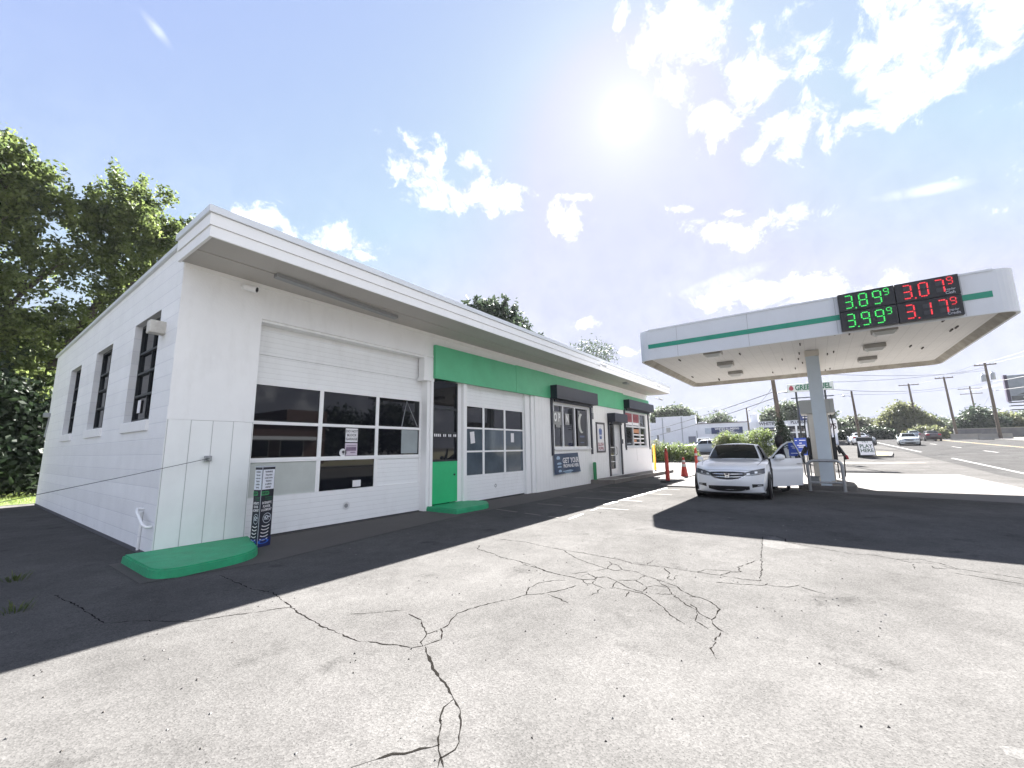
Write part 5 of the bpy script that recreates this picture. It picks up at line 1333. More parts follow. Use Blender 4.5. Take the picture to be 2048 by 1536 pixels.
# ================================================================== BEYOND THE LOT
wood = mat('pole_wood', (.12, .095, .075), .9, var=.3, vs=3, bump=.3, bs=20)
tgrey = mat('transformer_grey', (.33, .35, .38), .5, metal=.2)
def pole(x, y, zt, label, lean=(0, 0), r=.15, arms=(), trans=(), lamp=None, group='utility poles'):
    z0 = hz(x) - .1
    t = thing('utility_pole', label, 'utility pole', (x, y, hz(x)), 0, group)
    top = Vector((x + lean[0], y + lean[1], zt))
    b = MB(); b.tube([(x, y, z0), ((x + top.x) / 2, (y + top.y) / 2, (z0 + zt) / 2), top], [r * 1.15, r, r * .72], n=10); b.build('shaft', wood, t)
    for (z, w) in arms:
        k = (z - z0) / (zt - z0); c = Vector((x, y, z0)).lerp(top, k)
        b = MB(); b.box(c.x - .07, c.x + .07, c.y - w, c.y + w, z - .07, z + .07)
        for q in (-.9, -.45, .45, .9): b.lathe([(.03, .07), (.05, .12), (.035, .2), (.001, .22)], (c.x, c.y + q * w, z), 6)
        b.build('crossarm', wood, t)
    for (z, dy) in trans:
        b = MB(); b.lathe([(.001, -.55), (.24, -.55), (.26, -.5), (.26, .4), (.22, .48), (.001, .5)], (x, y + dy, z), 12); b.cyl((x, y + dy, z + .5), (x, y + dy, z + .7), .05); b.build('transformer', tgrey, t)
    if lamp:
        (dx, dy, z) = lamp; b = MB(); k = (z - z0) / (zt - z0); c = Vector((x, y, z0)).lerp(top, k)
        b.tube([(c.x, c.y, z - .1), (c.x + dx * .6, c.y + dy * .6, z), (c.x + dx, c.y + dy, z)], .04); b.lathe([(.001, -.10), (.14, -.06), (.17, .02), (.10, .08), (.001, .10)], (c.x + dx * 1.1, c.y + dy * 1.1, z), 10); b.build('street_light', tgrey, t)
    return t
pole(38, -5.9, 8.3, 'leaning pole wrapped in ivy between the hedge and the canopy', (0, .33), .17, lamp=(0, -.75, 5.75))
pole(60, -12.1, 7.6, 'short wooden pole with a street lamp behind the sandwich board', (0, .2), .13, lamp=(0, .7, 7.1))
pole(110, -24.2, 13.2, 'slim pole behind the round tree, second from the left along the road', (0, .3), .2, arms=((12.9, 1.5),))
pole(95, -26.5, 12.3, 'pole with one crossarm just left of the transformer pole', (0, .35), .17, arms=((12.1, 1.1),))
pole(88, -29.5, 13.1, 'tall pole with transformers near the billboard', (0, .15), .19, arms=((12.8, 1.15),), trans=((10.9, .55), (11.1, -.42)))
pole(150, -41, 15.5, 'distant double-arm pole seen between the trees on the right', (0, .3), .2, arms=((14.9, 2.2), (13.6, 2.0)))
pole(71, .12, 7.3, 'thin pole in front of the white plumbing building', (0, .1), .12, lamp=(0, -.3, 6.9))
pole(8, -31.5, 11.5, 'roadside pole across from the garage doors', (0, .1), .17, arms=((11.1, 1.2),))
pole(-22, -31.5, 11.5, 'roadside pole far to the left across the road', (0, .1), .17, arms=((11.1, 1.2),))
wire_m = mat('wire_black', (.03, .03, .035), .6)
def wire(a, b, sag, label, r=.016):
    a = Vector(a); b = Vector(b); pts = [a.lerp(b, i / 14) - Vector((0, 0, sag * 4 * (i / 14) * (1 - i / 14))) for i in range(15)]
    mb = MB(); mb.tube(pts, r, n=5); o = mb.build('overhead_wire', wire_m, loc=tuple(a)); return tag(o, label, 'wire', 'overhead power lines')
wn_ = 'dark overhead wire strung between the roadside poles'
for d in (-.9, .9):
    wire((88, -29.4 + d, 13.0), (40, -31.0 + d, 12.2), .8, wn_); wire((88, -29.4 + d, 13.0), (95, -26.2 + d, 12.3), .1, wn_)
    wire((95, -26.2 + d, 12.3), (110, -23.9 + d, 13.1), .2, wn_); wire((8, -31.4 + d, 11.3), (-22, -31.4 + d, 11.3), .6, wn_)
    wire((8, -31.4 + d, 11.3), (40, -31.0 + d, 12.2), .6, wn_)
wire((88, -29.4, 10.2), (40, -31.0, 9.4), .7, wn_, .03); wire((88, -29.4, 10.2), (60, -12.0, 7.2), .5, wn_)
wire((88, -29.5, 8.9), (40, -31.5, 8.0), .6, wn_, .03); wire((88, -29.5, 9.0), (150, -41, 9.6), .9, wn_)
wire((88, -29.5, 12.4), (45, -9.3, 7.1), .4, wn_, .02); wire((95, -26.2, 10.6), (42, -8.5, 6.3), .5, wn_, .025)
wire((38, -5.6, 5.85), (75, 17.2, 4.4), .25, 'upper of two black wires running left from the ivy pole', .03)
wire((38, -5.55, 5.32), (75, 17.4, 3.2), .25, 'lower of two black wires running left from the ivy pole', .03)
wire((60, -12, 7.4), (75, 16, 8.3), .4, 'thin high wire above the white plumbing building', .014)
wire((38, -5.6, 7.6), (88, -29.4, 12.0), .6, wn_, .02)
wire((71, .2, 6.9), (38, -5.6, 6.3), .5, 'thin wire from the plumbing building pole to the ivy pole', .016)
for k in range(4):
    wire((150, -42.5 + k, 14.8 - .4 * (k % 2)), (60, -36 + k * .8, 11.8 - .5 * k), .7, wn_, .018)

# station pole sign
t = thing('pole_sign', 'long narrow green lettered fuel sign on twin posts behind the canopy column', 'sign', (33, -8.05, hz(33)))
b = MB(); b.box(33, 33.2, -9.36, -6.72, 5.17, 5.73, b=.02); b.build('sign_box', mat('sign_face', (.55, .58, .55), .4), t)
b = MB(); b.text('GREEN FUEL', .50, west(32.99, -8.22, 5.44), bold=.035, sx=.73); b.build('lettering', mat('sign_green', (.004, .11, .05), .5), t)
b = MB(); F = west(32.99, -6.98, 5.45); b.add([(math.sin(a) * .14 * (1 - .0), -math.cos(a) * .14 - .03, 0) if math.cos(a) > -.3 else (math.sin(a) * .12, -math.cos(a) * .22 - .03, 0) for a in np.linspace(0, 2 * math.pi, 18, endpoint=False)], [tuple(range(18))], M=F); b.build('drop_emblem', mat('drop_red', (.28, .03, .05), .5), t)
for y in (-7.22, -8.85):
    b = MB(); b.cyl((33.1, y, hz(33) - .1), (33.1, y, 5.17), .06); b.build('sign_post', steel, t)
b = MB(); b.box(33.05, 33.15, -9.3, -6.9, 4.72, 4.78); b.build('crossbar', steel, t)
t = thing('price_board', 'small white board with large red-brown digits right of the dispenser', 'sign', (34, -9.1, hz(34)))
b = MB(); b.box(34, 34.06, -9.30, -8.86, 2.25, 3.15); b.build('board', paper, t)
b = MB(); b.text('75', .50, west(33.99, -9.06, 2.72), bold=.02, sx=.8); b.build('digits', mat('digit_dark', (.06, .03, .03), .5), t); b = MB(); b.box(34, 34.05, -9.10, -9.04, hz(34), 2.25); b.build('sign_post', steel, t)
t = thing('blue_pole_sign', 'dark blue square sign on a pole above the plumbing shop roofline', 'sign', (48, -7.6, hz(48)))
b = MB(); b.box(48, 48.15, -8.45, -6.95, 3.9, 5.15, b=.02); b.build('sign_box', mat('sign_blue', (.03, .05, .16), .45), t)
b = MB(); F = west(47.99, -7.7, 4.5); b.disc(.26, F @ Matrix.Translation((.42, .30, 0)), 14, sx=1.2)
for k in range(3): b.box(-.55, .35 - .1 * k, -.40 + .2 * k, -.30 + .2 * k, 0, .002, M=F)
b.build('sign_print', paper, t); b = MB(); b.cyl((48.08, -7.7, hz(48)), (48.08, -7.7, 3.9), .09); b.build('sign_post', grey, t)
t = thing('blue_banner', 'bright blue upright banner with small white lines left of the fuel dispenser', 'banner', (27, -7.1, hz(27)))
b = MB(); b.box(27, 27.03, -7.58, -7.00, .92, 1.90); b.build('cloth', mat('banner_bright_blue', (.02, .06, .34), .5, var=.1), t)
b = MB(); F = west(26.99, -7.29, 1.42)
for zz, w, o_ in ((.34, .15, .10), (.34, .05, -.2), (.18, .06, 0), (.06, .19, .02), (-.04, .16, .05), (-.34, .20, .0)): b.box(o_ - w, o_ + w, zz - .022, zz + .022, 0, .002, M=F)
b.build('print', paper, t)
b = MB(); b.cyl((27.02, -7.05, hz(27)), (27.02, -7.05, .92), .02); b.cyl((27.02, -7.53, hz(27)), (27.02, -7.53, .92), .02); b.build('stand', steel, t)
t = thing('round_mirror', 'small pale round-cornered panel above the sedan roof beside its open door', 'mirror', (24, -4.9, 1.2))
b = MB(); b.prism(rounded([(-.13, -.17), (.13, -.17), (.13, .17), (-.13, .17)], [.08] * 4, 4), -.05, 0, M=west(24, -4.92, 1.46)); b.build('housing', white2, t)
b = MB(); b.prism(rounded([(-.09, -.13), (.09, -.13), (.09, .13), (-.09, .13)], [.05] * 4, 4), 0, .004, M=west(24, -4.92, 1.46)); b.build('mirror_glass', mat('mirror_face', (.30, .38, .45), .1, metal=.6), t)
b = MB(); b.cyl((24.03, -4.92, .05), (24.03, -4.92, 1.3), .02); b.build('stand', steel, t)

# sandwich board by the road
t = thing('sandwich_board', 'white hand-lettered PLAY HERE sandwich board near the road edge', 'sandwich board', (40.2, -11.15, hz(40.2)))
z0 = hz(40.2)
F = frame((40.2, -11.15, z0 + .12), (0.35, -1, 0), (.22, .08, 1))
b = MB(); b.box(-.48, .48, .12, 1.52, -.02, 0, M=F); b.build('panel', paper, t)
b = MB()
for a in ((-.52, -.48, -.12, 1.55), (.48, .52, -.12, 1.55), (-.48, .48, 1.52, 1.56), (-.48, .48, .08, .12)): b.box(a[0], a[1], a[2], a[3], -.03, .01, M=F)
G2 = frame((40.75, -11.0, z0 + .12), (0.35, -1, 0), (-.25, -.05, 1)); b.box(-.5, .5, -.1, 1.50, -.02, 0, M=G2); b.build('frame', steel, t)
b = MB(); b.text('TRY', .30, F @ Matrix.Translation((0, 1.18, .003)), bold=.02, sx=.9); b.text('PLAY', .38, F @ Matrix.Translation((0, .80, .003)), bold=.03, sx=.95); b.text('HERE', .38, F @ Matrix.Translation((0, .46, .003)), bold=.03, sx=.95); b.build('lettering', mat('hand_ink', (.07, .12, .09), .6), t)
# kerbed grass island beside the entrance
t = MB(); P = rounded([(40.6, -10.6), (41.0, -12.6), (47.8, -13.4), (47.5, -11.4)], [.3, .5, .9, .5], 6)
t.add([(x, y, hz(x) + .13) for x, y in P] + [(x, y, hz(x) - .02) for x, y in P], [(i, (i + 1) % len(P), len(P) + (i + 1) % len(P), len(P) + i)[::-1] for i in range(len(P))] + [tuple(range(len(P)))])
structure(t.build('kerb', conc_l))
t = MB(); Q = [(44.0 + (x - 44.0) * .86, -12.0 + (y + 12.0) * .76) for x, y in P]; t.add([(x, y, hz(x) + .15) for x, y in Q], [tuple(range(len(Q)))]); structure(t.build('grass_island', mat('dry_grass', (.17, .15, .045), .95, var=.4, vs=3, bump=.5, bs=30)))
# low strip of dark weedy edging between lot and road
random.seed(5)
t = MB(); t.add([(x, y, hz(x) + .010) for x, y in ((33.0, -8.8), (35.2, -9.0), (35.5, -13.3), (34.4, -13.5), (33.6, -11.0))], [(0, 1, 2, 3, 4)]); structure(t.build('weedy_edging', mat('edging', (.10, .085, .06), .95, var=.6, vs=3)))

# white plumbing building
wall_s = mat('stucco_white', (.76, .78, .83), .8, var=.06, vs=.8, dirt=.12, bump=.1)
Wb = thing('plumbing_supply_building', 'long white flat-roofed plumbing supply building beyond the hedge', 'building', (80, 3, hz(75)))
g0 = hz(75) - .3
b = MB(); b.box(75, 75.9, 8.6, 15.4, g0, 6.8); b.box(75.3, 95, 15.4, 22, g0, 5.9); b.box(74.96, 75.3, 8.55, 9.3, 6.8, 6.95); b.box(74.96, 75.3, 10.7, 15.45, 6.8, 6.86); b.build('tall_block', wall_s, Wb)
b = MB(); b.box(75.1, 95, .5, 8.6, g0, 5.32); b.build('middle_block', wall_s, Wb)
b = MB(); b.box(75, 93, -10.6, .5, g0, 5.25); b.build('shop_block', wall_s, Wb)
b = MB(); b.box(75.0, 75.25, .48, 8.6, 5.32, 5.42); b.build('roof_edge', mat('roof_edge_dark', (.08, .06, .06), .8), Wb)
b = MB(); b.box(75.6, 76.6, -.75, .45, 5.25, 6.35); b.box(75.55, 76.65, -.8, .5, 6.35, 6.43); b.build('chimney', wall_s, Wb)
b = MB(); b.box(76, 77, 7.2, 8.4, 5.32, 5.75); b.build('roof_unit', grey, Wb)
b = MB(); b.box(74.96, 75.0, 8.75, 9.95, g0, 3.25); b.build('door', mat('door_slate', (.16, .17, .22), .5), Wb)
b = MB(); b.box(74.95, 74.99, 15.05, 15.3, 2.75, 3.6); b.build('window', glass, Wb)
b = MB(); b.box(74.93, 74.99, 12.9, 13.6, 4.15, 4.9); b.build('vent', mat('vent_tan', (.40, .40, .38), .7), Wb)
for y in (14.2, 10.9, 8.5):
    b = MB(); b.cyl((74.92, y, g0), (74.92, y, 6.7 if y > 9 else 4.2), .06); b.build('downpipe', tgrey, Wb)
b = MB(); b.box(74.9, 74.98, -3.05, -1.2, 3.1, 4.0); wq = b.build('window', white2, Wb)
b = MB(); b.box(74.88, 74.9, -2.85, -2.15, 3.2, 3.9); b.box(74.88, 74.9, -2.05, -1.4, 3.2, 3.9); b.build('pane', glass, wq)
b = MB(); b.add([(74.98, -3.3, 4.3), (74.98, -1.0, 4.3), (74.3, -1.0, 4.05), (74.3, -3.3, 4.05)], [(0, 1, 2, 3), (3, 2, 1, 0)]); b.build('awning', mat('awning_blue', (.12, .15, .22), .6), Wb)
b = MB(); b.box(74.92, 74.99, -9.9, -4.45, g0, 4.55); wq = b.build('shopfront', white2, Wb)
b = MB()
for y in (-5.6, -6.9, -8.2, -9.5):
    b.box(74.90, 74.92, y, y + 1.05, 2.0, 3.35); b.box(74.90, 74.92, y, y + 1.05, 3.5, 4.4)
b.build('pane', glass, wq)
b = MB(); b.box(74.93, 74.99, -10.2, -4.4, 4.62, 5.25); b.box(74.93, 74.99, -4.1, -.45, 4.5, 5.25); b.build('sign_panel', mat('sign_panel_white', (.66, .68, .72), .6), Wb)
b = MB(); dkl = mat('sign_letter_dark', (.015, .018, .035), .5)
b.text("WHITE'S", .66, west(74.92, -2.1, 4.88), bold=.03, sx=.98); b.text('PLUMBING SUPPLY', .60, west(74.92, -7.35, 4.93), bold=.03, sx=.90); b.build('lettering', dkl, Wb)
t = thing('wall_banner', "dark blue WHITE'S PLUMBING SUPPLIES INC. banner on the white building wall", 'banner', (75.05, 4.35, 4.05))
b = MB(); b.box(75.0, 75.06, 1.5, 6.2, 3.55, 4.60); b.build('panel', mat('banner_navy', (.02, .04, .12), .5), t)
b = MB(); b.box(74.99, 75.06, 6.2, 7.2, 3.58, 4.56); b.build('logo_panel', mat('logo_pale', (.48, .54, .62), .5, var=.2), t)
b = MB(); b.text("WHITE'S PLUMBING", .46, west(74.985, 3.82, 4.34), bold=.03, sx=.90); b.text('SUPPLIES INC.', .40, west(74.985, 3.82, 3.98), bold=.03, sx=.95); b.box(-1.3, 1.3, -.05, .04, 0, .003, M=west(74.985, 3.82, 3.70)); b.build('lettering', paper, t)

# billboard on the right
t = thing('billboard', 'large billboard with a grey hilly picture beyond the far trees', 'billboard', (93, -36, hz(93)))
b = MB(); b.box(93, 93.4, -43, -32.5, 7.6, 11.5); b.build('panel', mat('billboard_pic', (.22, .25, .30), .6, var=.45, vs=.5), t)
b = MB(); b.add([(92.97, -33.2, 8.5), (92.97, -43, 8.5), (92.97, -43, 10.9), (92.97, -38, 10.3), (92.97, -36, 9.9), (92.97, -34.5, 9.0)], [(0, 1, 2, 3, 4, 5)]); b.box(92.96, 93, -43, -32.6, 7.65, 8.35); b.build('picture', mat('billboard_dark', (.10, .11, .12), .6, var=.5, vs=1.2), t)
b = MB(); b.text('OUR', .8, west(92.95, -34.6, 8.0), bold=.03); b.build('lettering', mat('billboard_letter', (.55, .60, .62), .6), t)
b = MB(); b.box(92.9, 93.5, -32.5, -32.15, 7.5, 11.6); b.build('edge_frame', mat('frame_purple', (.035, .025, .06), .6), t)
b = MB()
for z in (6.2, 6.8, 7.3): b.box(92.6, 93.5, -43, -32.3, z, z + .12)
b.build('catwalk', steel, t)
for y in (-34.5, -40): 
    b = MB(); b.cyl((93.6, y, hz(93)), (93.6, y, 7.6), .25); b.build('post', steel, t)
# concrete barriers and low wall across the road
bar = mat('barrier_conc', (.26, .25, .23), .85, var=.15, vs=1.5, dirt=.3)
for i, (x, y, lab) in enumerate(((88, -25.9 - 3.1, 'pale concrete barrier block left of the transformer pole'), (92, -26.9, 'pale concrete barrier block behind the slim pole with one crossarm'))):
    b = MB(); b.prism([(-.3, 0), (.3, 0), (.14, .35), (.1, .85), (-.1, .85), (-.14, .35)], -1.9, 1.9, M=Matrix.Translation((x, y, hz(x))) @ Matrix.Rotation(R(90), 4, 'X') @ Matrix.Rotation(R(20), 4, 'Y'))
    tag(b.build('concrete_barrier', bar, loc=(x, y, hz(x))), lab, 'barrier', 'concrete barriers across the road')
t = thing('low_wall', 'long low grey wall in front of the trees across the road', 'wall', (100, -34, hz(100)))
b = MB(); b.box(99, 99.4, -44, -27, hz(99), hz(99) + 1.5); b.build('wall', mat('wall_grey', (.14, .14, .15), .9, var=.3, vs=1), t); b = MB(); b.box(98.95, 99.45, -44, -27, hz(99) + 1.5, hz(99) + 1.62); b.build('coping', bar, t)

# ================================================================== PLANTS
def leaf_arrays(centres, sig, n, size, flat=0.5, rg=None, shoot=0.0):
    """n leaves scattered round each twig centre: (verts, faces)"""
    rg = rg or rng
    c = np.repeat(np.asarray(centres, float), n, axis=0); N = len(c)
    p = c + rg.normal(size=(N, 3)) * np.asarray(sig)
    if shoot:
        C0 = np.asarray(centres, float); d = rg.normal(size=C0.shape) * .55 + (C0 - C0.mean(0)) * .12; d[:, 2] += .9
        d /= np.linalg.norm(d, axis=1)[:, None]; p += np.repeat(d, n, axis=0) * (rg.uniform(0, 1, N) ** .8 * shoot)[:, None]
    a = rg.normal(size=(N, 3)); a /= np.linalg.norm(a, axis=1)[:, None]
    b = rg.normal(size=(N, 3)); b[:, 2] *= flat; b -= a * (a * b).sum(1)[:, None]; b /= np.linalg.norm(b, axis=1)[:, None]
    s = size * rg.uniform(.55, 1.25, N)[:, None]
    v = np.stack([p - a * s, p + b * s * .55 - a * s * .15, p + a * s, p - b * s * .55 - a * s * .15], 1).reshape(-1, 3)
    f = np.arange(N * 4).reshape(-1, 4)
    return v, f
def leaf_mesh(name, v, f, m, parent):
    W = WM[parent.name]; A = np.array(W.inverted()); v = v @ A[:3, :3].T + A[:3, 3]
    me = bpy.data.meshes.new(name)
    me.vertices.add(len(v)); me.vertices.foreach_set('co', v.astype(np.float32).ravel())
    me.loops.add(len(f) * 4); me.loops.foreach_set('vertex_index', f.astype(np.int32).ravel())
    me.polygons.add(len(f)); me.polygons.foreach_set('loop_start', np.arange(0, len(f) * 4, 4, dtype=np.int32)); me.polygons.foreach_set('loop_total', np.full(len(f), 4, dtype=np.int32))
    me.materials.append(m); me.update(calc_edges=True); me.validate()
    o = bpy.data.objects.new(name, me); col.objects.link(o); o.parent = parent; return o
bark = mat('bark', (.055, .045, .038), .95, var=.35, vs=4, bump=.5, bs=18)
def twigs(blobs, dens, rg, shell=.45):
    out = []
    for (x, y, z, rx, ry, rz) in blobs:
        n = max(4, int(dens * (rx * ry * rz) ** (2 / 3)))
        d = rg.normal(size=(n, 3)); d /= np.linalg.norm(d, axis=1)[:, None]
        r = rg.uniform(shell, 1.0, n)[:, None] ** .6 * rg.uniform(.82, 1.12, n)[:, None]
        out.append(np.array([x, y, z]) + d * r * np.array([rx, ry, rz]))
    return np.concatenate(out)
def tree(label, base, blobs, m, size, dens, per, sig, trunk_r, seed, limbs=None, name='tree', cat='tree', group=None, bough=True, spread=True, shoot=0.0):
    rg = np.random.default_rng(seed); t = thing(name, label, cat, base, 0, group)
    B0 = Vector(base); b = MB()
    cx = np.mean([q[0] for q in blobs]); cy = np.mean([q[1] for q in blobs]); zl = min(q[2] - q[5] * .6 for q in blobs)
    fork = Vector((base[0] + (cx - base[0]) * .25, base[1] + (cy - base[1]) * .25, max(base[2] + .8, base[2] + (zl - base[2]) * .8)))
    b.tube([B0 - Vector((0, 0, .3)), B0.lerp(fork, .5) + Vector((.05, .04, 0)), fork], [trunk_r * 1.25, trunk_r, trunk_r * .8], n=10)
    for q in (blobs if spread else []):
        c = Vector(q[:3]); e = fork.lerp(c, 1.0); mid = fork.lerp(c, .5) + Vector((rg.normal() * .2, rg.normal() * .2, -abs(rg.normal()) * .15 * q[5]))
        b.tube([fork, mid, e], [trunk_r * .6, trunk_r * .38, trunk_r * .14], n=7)
        for k in range(4 if bough else 0):
            d = Vector(rg.normal(size=3)).normalized(); tip = c + Vector((d.x * q[3], d.y * q[4], abs(d.z) * q[5])) * .95
            b.tube([mid.lerp(c, .5), c.lerp(tip, .5), tip], [trunk_r * .2, trunk_r * .12, trunk_r * .03], n=5)
    for L in (limbs or []): b.tube(L[0], L[1], n=8)
    b.build('trunk', bark, t)
    tw = twigs(blobs, dens, rg); v, f = leaf_arrays(tw, sig, per, size, rg=rg, shoot=shoot); leaf_mesh('crown', v, f, m, t)
    return t
lf1 = leaf_mat('leaf_maple', (.020, .038, .015), (.16, .20, .055), .46, 1.3)
lf2 = leaf_mat('leaf_deep', (.009, .018, .010), (.026, .042, .018), .22, .9)
lf3 = leaf_mat('leaf_ash', (.018, .034, .024), (.060, .080, .042), .3, .8)
lf4 = leaf_mat('leaf_autumn', (.05, .07, .03), (.16, .11, .05), .3, .6)
lf5 = leaf_mat('leaf_far', (.040, .055, .040), (.110, .130, .078), .42, .5)
lf6 = leaf_mat('leaf_yellowgreen', (.060, .075, .036), (.150, .155, .070), .42, .6)
lf7 = leaf_mat('leaf_olive', (.045, .055, .038), (.105, .110, .065), .4, .6)
# behind the shop, on the left
tree('tall broad green tree at the left edge behind the shop', (-3.4, 17.5, 0), [(-2.6, 17.2, 12.0, 1.9, 2, 2.2), (-1.3, 17, 12.1, 1.0, 1.2, 1.2), (-.2, 17.2, 9.2, .8, .9, .8), (-1.9, 17.4, 10.3, 1.5, 1.6, 1.5), (-3.6, 17.5, 8.3, 2.3, 2, 1.8), (-1.3, 17.2, 8.0, .9, .9, .7), (-4.5, 17.5, 10.5, 2.4, 2, 3), (-2.4, 17, 5.2, 1.8, 1.6, 1.3), (-1.6, 17.2, 6.6, 1.1, 1, .9)], lf1, .105, 48, 60, .13, .30, 11, shoot=.85)
tree('leaning maple tree with spiky top shoots over the side wall', (-1.6, 17.6, 0), [(1.7, 17.2, 12.3, 1.35, 1.4, 1.5), (2.6, 17, 11.9, 1.3, 1.3, 1.5), (3.6, 17, 11.4, .95, 1.1, 1.1), (.6, 17.3, 11.9, 1.1, 1.1, .8), (2.2, 17.1, 10.0, 1.3, 1.2, 1.0), (1.0, 17.2, 7.0, 1.0, 1.0, .8), (2.0, 17.2, 8.4, .9, .9, .8), (-.2, 17.3, 6.0, 1.3, 1.2, 1.1), (.2, 17.3, 4.4, .9, .9, .8), (2.9, 17.1, 9.2, .9, .8, .8), (1.3, 17.3, 10.4, .8, .8, .7), (3.1, 17, 13.6, .3, .3, .5), (1.5, 17, 14.0, .2, .2, .5), (2.2, 17, 13.9, .25, .25, .5), (4.2, 17, 12.7, .25, .25, .5)], lf1, .095, 48, 60, .11, .17, 12, spread=False, shoot=.75,
     limbs=[([(-1.6, 17.6, 1.2), (.2, 17.2, 4.4), (1.4, 17.1, 8.0), (3.4, 17.0, 10.9)], [.26, .22, .15, .06]), ([(.2, 17.2, 4.4), (1.3, 17.1, 6.0), (2.3, 17, 8.0)], [.12, .09, .05])])
for i, (x, y, z, r, lab) in enumerate(((-2.2, 19.5, 2.6, 2.3, 'dark dense shrub tree at the far left behind the lawn'), (.4, 21.5, 4.2, 2.2, 'dark tree directly behind the rear corner of the shop'), (-4.8, 24, 5.6, 3.4, 'dark rounded tree behind the broad left tree'))):
    tree(lab, (x, y, 0), [(x, y, z, r, r * .8, z * .75), (x + .9, y - .5, z * .6, r * .8, r * .7, z * .5), (x - 1.2, y, z * .45, r, r * .7, z * .45)], lf2, .17, 60, 30, .34, .16, 20 + i)
tree('dark undergrowth bush between the lawn and the broad left tree', (-1.3, 16.2, 0), [(-1.2, 16.3, 3.4, 1.5, .9, 1.4), (-1.4, 16.2, 1.6, 1.7, .9, 1.5), (.2, 16.5, 2.6, .9, .7, 1.6), (.1, 16.4, 1.2, 1.0, .8, 1.1)], lf2, .13, 75, 34, .24, .1, 19, name='bush', cat='bush', bough=False)  # near-black leaf colour stands in for the shade under the big tree
# over the roof
tree('dark leafy tree rising above the middle of the shop roof', (31, 17, 0), [(27.3, 17, 12.9, 2.2, 2, 2.3), (30.5, 17, 13.6, 2.4, 2, 2.6), (33.2, 17, 12.6, 2.0, 2, 2.5), (36.8, 17, 12.6, 1.5, 1.5, 1.3), (38.6, 17, 12.7, .9, .9, .9), (29.0, 17, 10.6, 3.0, 2, 2.2), (34, 17, 10.4, 3, 2, 1.8)], lf3, .24, 24, 34, .2, .35, 31, shoot=1.0)
tree('sparse thin-leaved tree just right of the dark tree above the roof', (52, 19, 0), [(51, 19, 14.4, 2.6, 2, 1.6), (55, 19, 15.6, 2.2, 2, 2.6), (59, 19, 16.2, 2.2, 2, 2.8), (63, 19, 16.8, 1.8, 1.6, 2.0), (57, 19, 13.6, 3.4, 2, 1.7)], lf3, .17, 17, 7, .42, .25, 32)
tree('low reddish-green bush top above the right part of the roof', (50, 17.5, 0), [(49, 17.5, 12.9, 2.4, 1.6, 1.0), (52, 17.5, 13.2, 1.8, 1.6, .9)], lf4, .20, 24, 18, .35, .2, 33)
# trees behind the plumbing building
tree('rounded green tree behind the left end of the plumbing building', (96, 19, hz(96)), [(98, 20.5, 8.0, 2.8, 3.0, 2.4), (98, 17.5, 8.2, 2.8, 2.6, 2.6), (98, 14.8, 7.4, 2.4, 1.8, 1.7)], lf5, .34, 40, 22, .45, .3, 41)
tree('pale bushy tree behind the middle of the plumbing building', (98, 9, hz(98)), [(98, 11.0, 6.2, 2, 1.6, 1.5), (98, 8.8, 6.9, 2, 1.8, 1.7), (98, 6.8, 5.8, 2, 1.5, 1.3)], lf5, .26, 34, 14, .5, .25, 42)
tree('green tree behind the plumbing shop sign', (98, -3, hz(98)), [(98, -1.0, 6.6, 2, 1.8, 1.8), (98, -3.8, 7.8, 2, 2.4, 2.0), (98, -7, 7.6, 2, 2.2, 1.9), (98, -9.5, 6.8, 2, 1.8, 1.8)], lf5, .32, 40, 22, .45, .3, 43)
far = [(-12.0, 6.7, 2.3, lf5, 'dark green roadside tree right beside the fuel dispenser'), (-14.8, 7.2, 2.3, lf7, 'greyish roadside tree behind the short lamp pole'), (-17.6, 6.6, 2.0, lf7, 'dull olive tree between the lamp pole and the round tree'), (-22.6, 9.2, 3.2, lf6, 'round yellow-green tree, tallest across the road'), (-26.0, 7.0, 2.2, lf5, 'mid green tree right of the round yellow-green tree'),
       (-29.4, 5.9, 2.3, lf5, 'low green tree behind the single-crossarm pole'), (-33.0, 7.7, 2.6, lf3, 'dark green tree left of the transformer pole'), (-36.6, 6.6, 2.5, lf6, 'light green tree behind the transformer pole'), (-40.6, 6.9, 2.8, lf5, 'green tree under the billboard'), (-45.5, 7.2, 3.0, lf5, 'green tree beyond the billboard at the right edge')]
for i, (y, zt, r, m, lab) in enumerate(far):
    x = 112 + (i % 3) * 2.5; z0 = hz(x); h = zt - z0
    tree(lab, (x, y, z0), [(x, y, z0 + h * .62, r, r * .85, h * .42), (x, y + r * .6, z0 + h * .42, r, r * .7, h * .36), (x, y - r * .65, z0 + h * .40, r, r * .75, h * .36), (x - .5, y, z0 + h * .20, r, r * 1.2, h * .24)], m, .24, 52, 22, .36, .2, 60 + i, group='trees along the far side of the road', bough=False)
for i, (x, y, h, lab) in enumerate(((100, -23.5, 2.0, 'bright yellow-green bush at the foot of the round tree'), (103, -17, 2.4, 'dark low bush beside the road left of the round tree'), (102, -13.2, 2.2, 'dark green bush beside the far car at the dispenser'))):
    tree(lab, (x, y, hz(x)), [(x, y, hz(x) + h * .5, 1.2, 2.2, h * .55), (x, y - 1.6, hz(x) + h * .4, 1.2, 1.4, h * .45)], lf6 if i == 0 else lf2, .22, 50, 20, .3, .08, 80 + i, name='bush', cat='bush', bough=False)
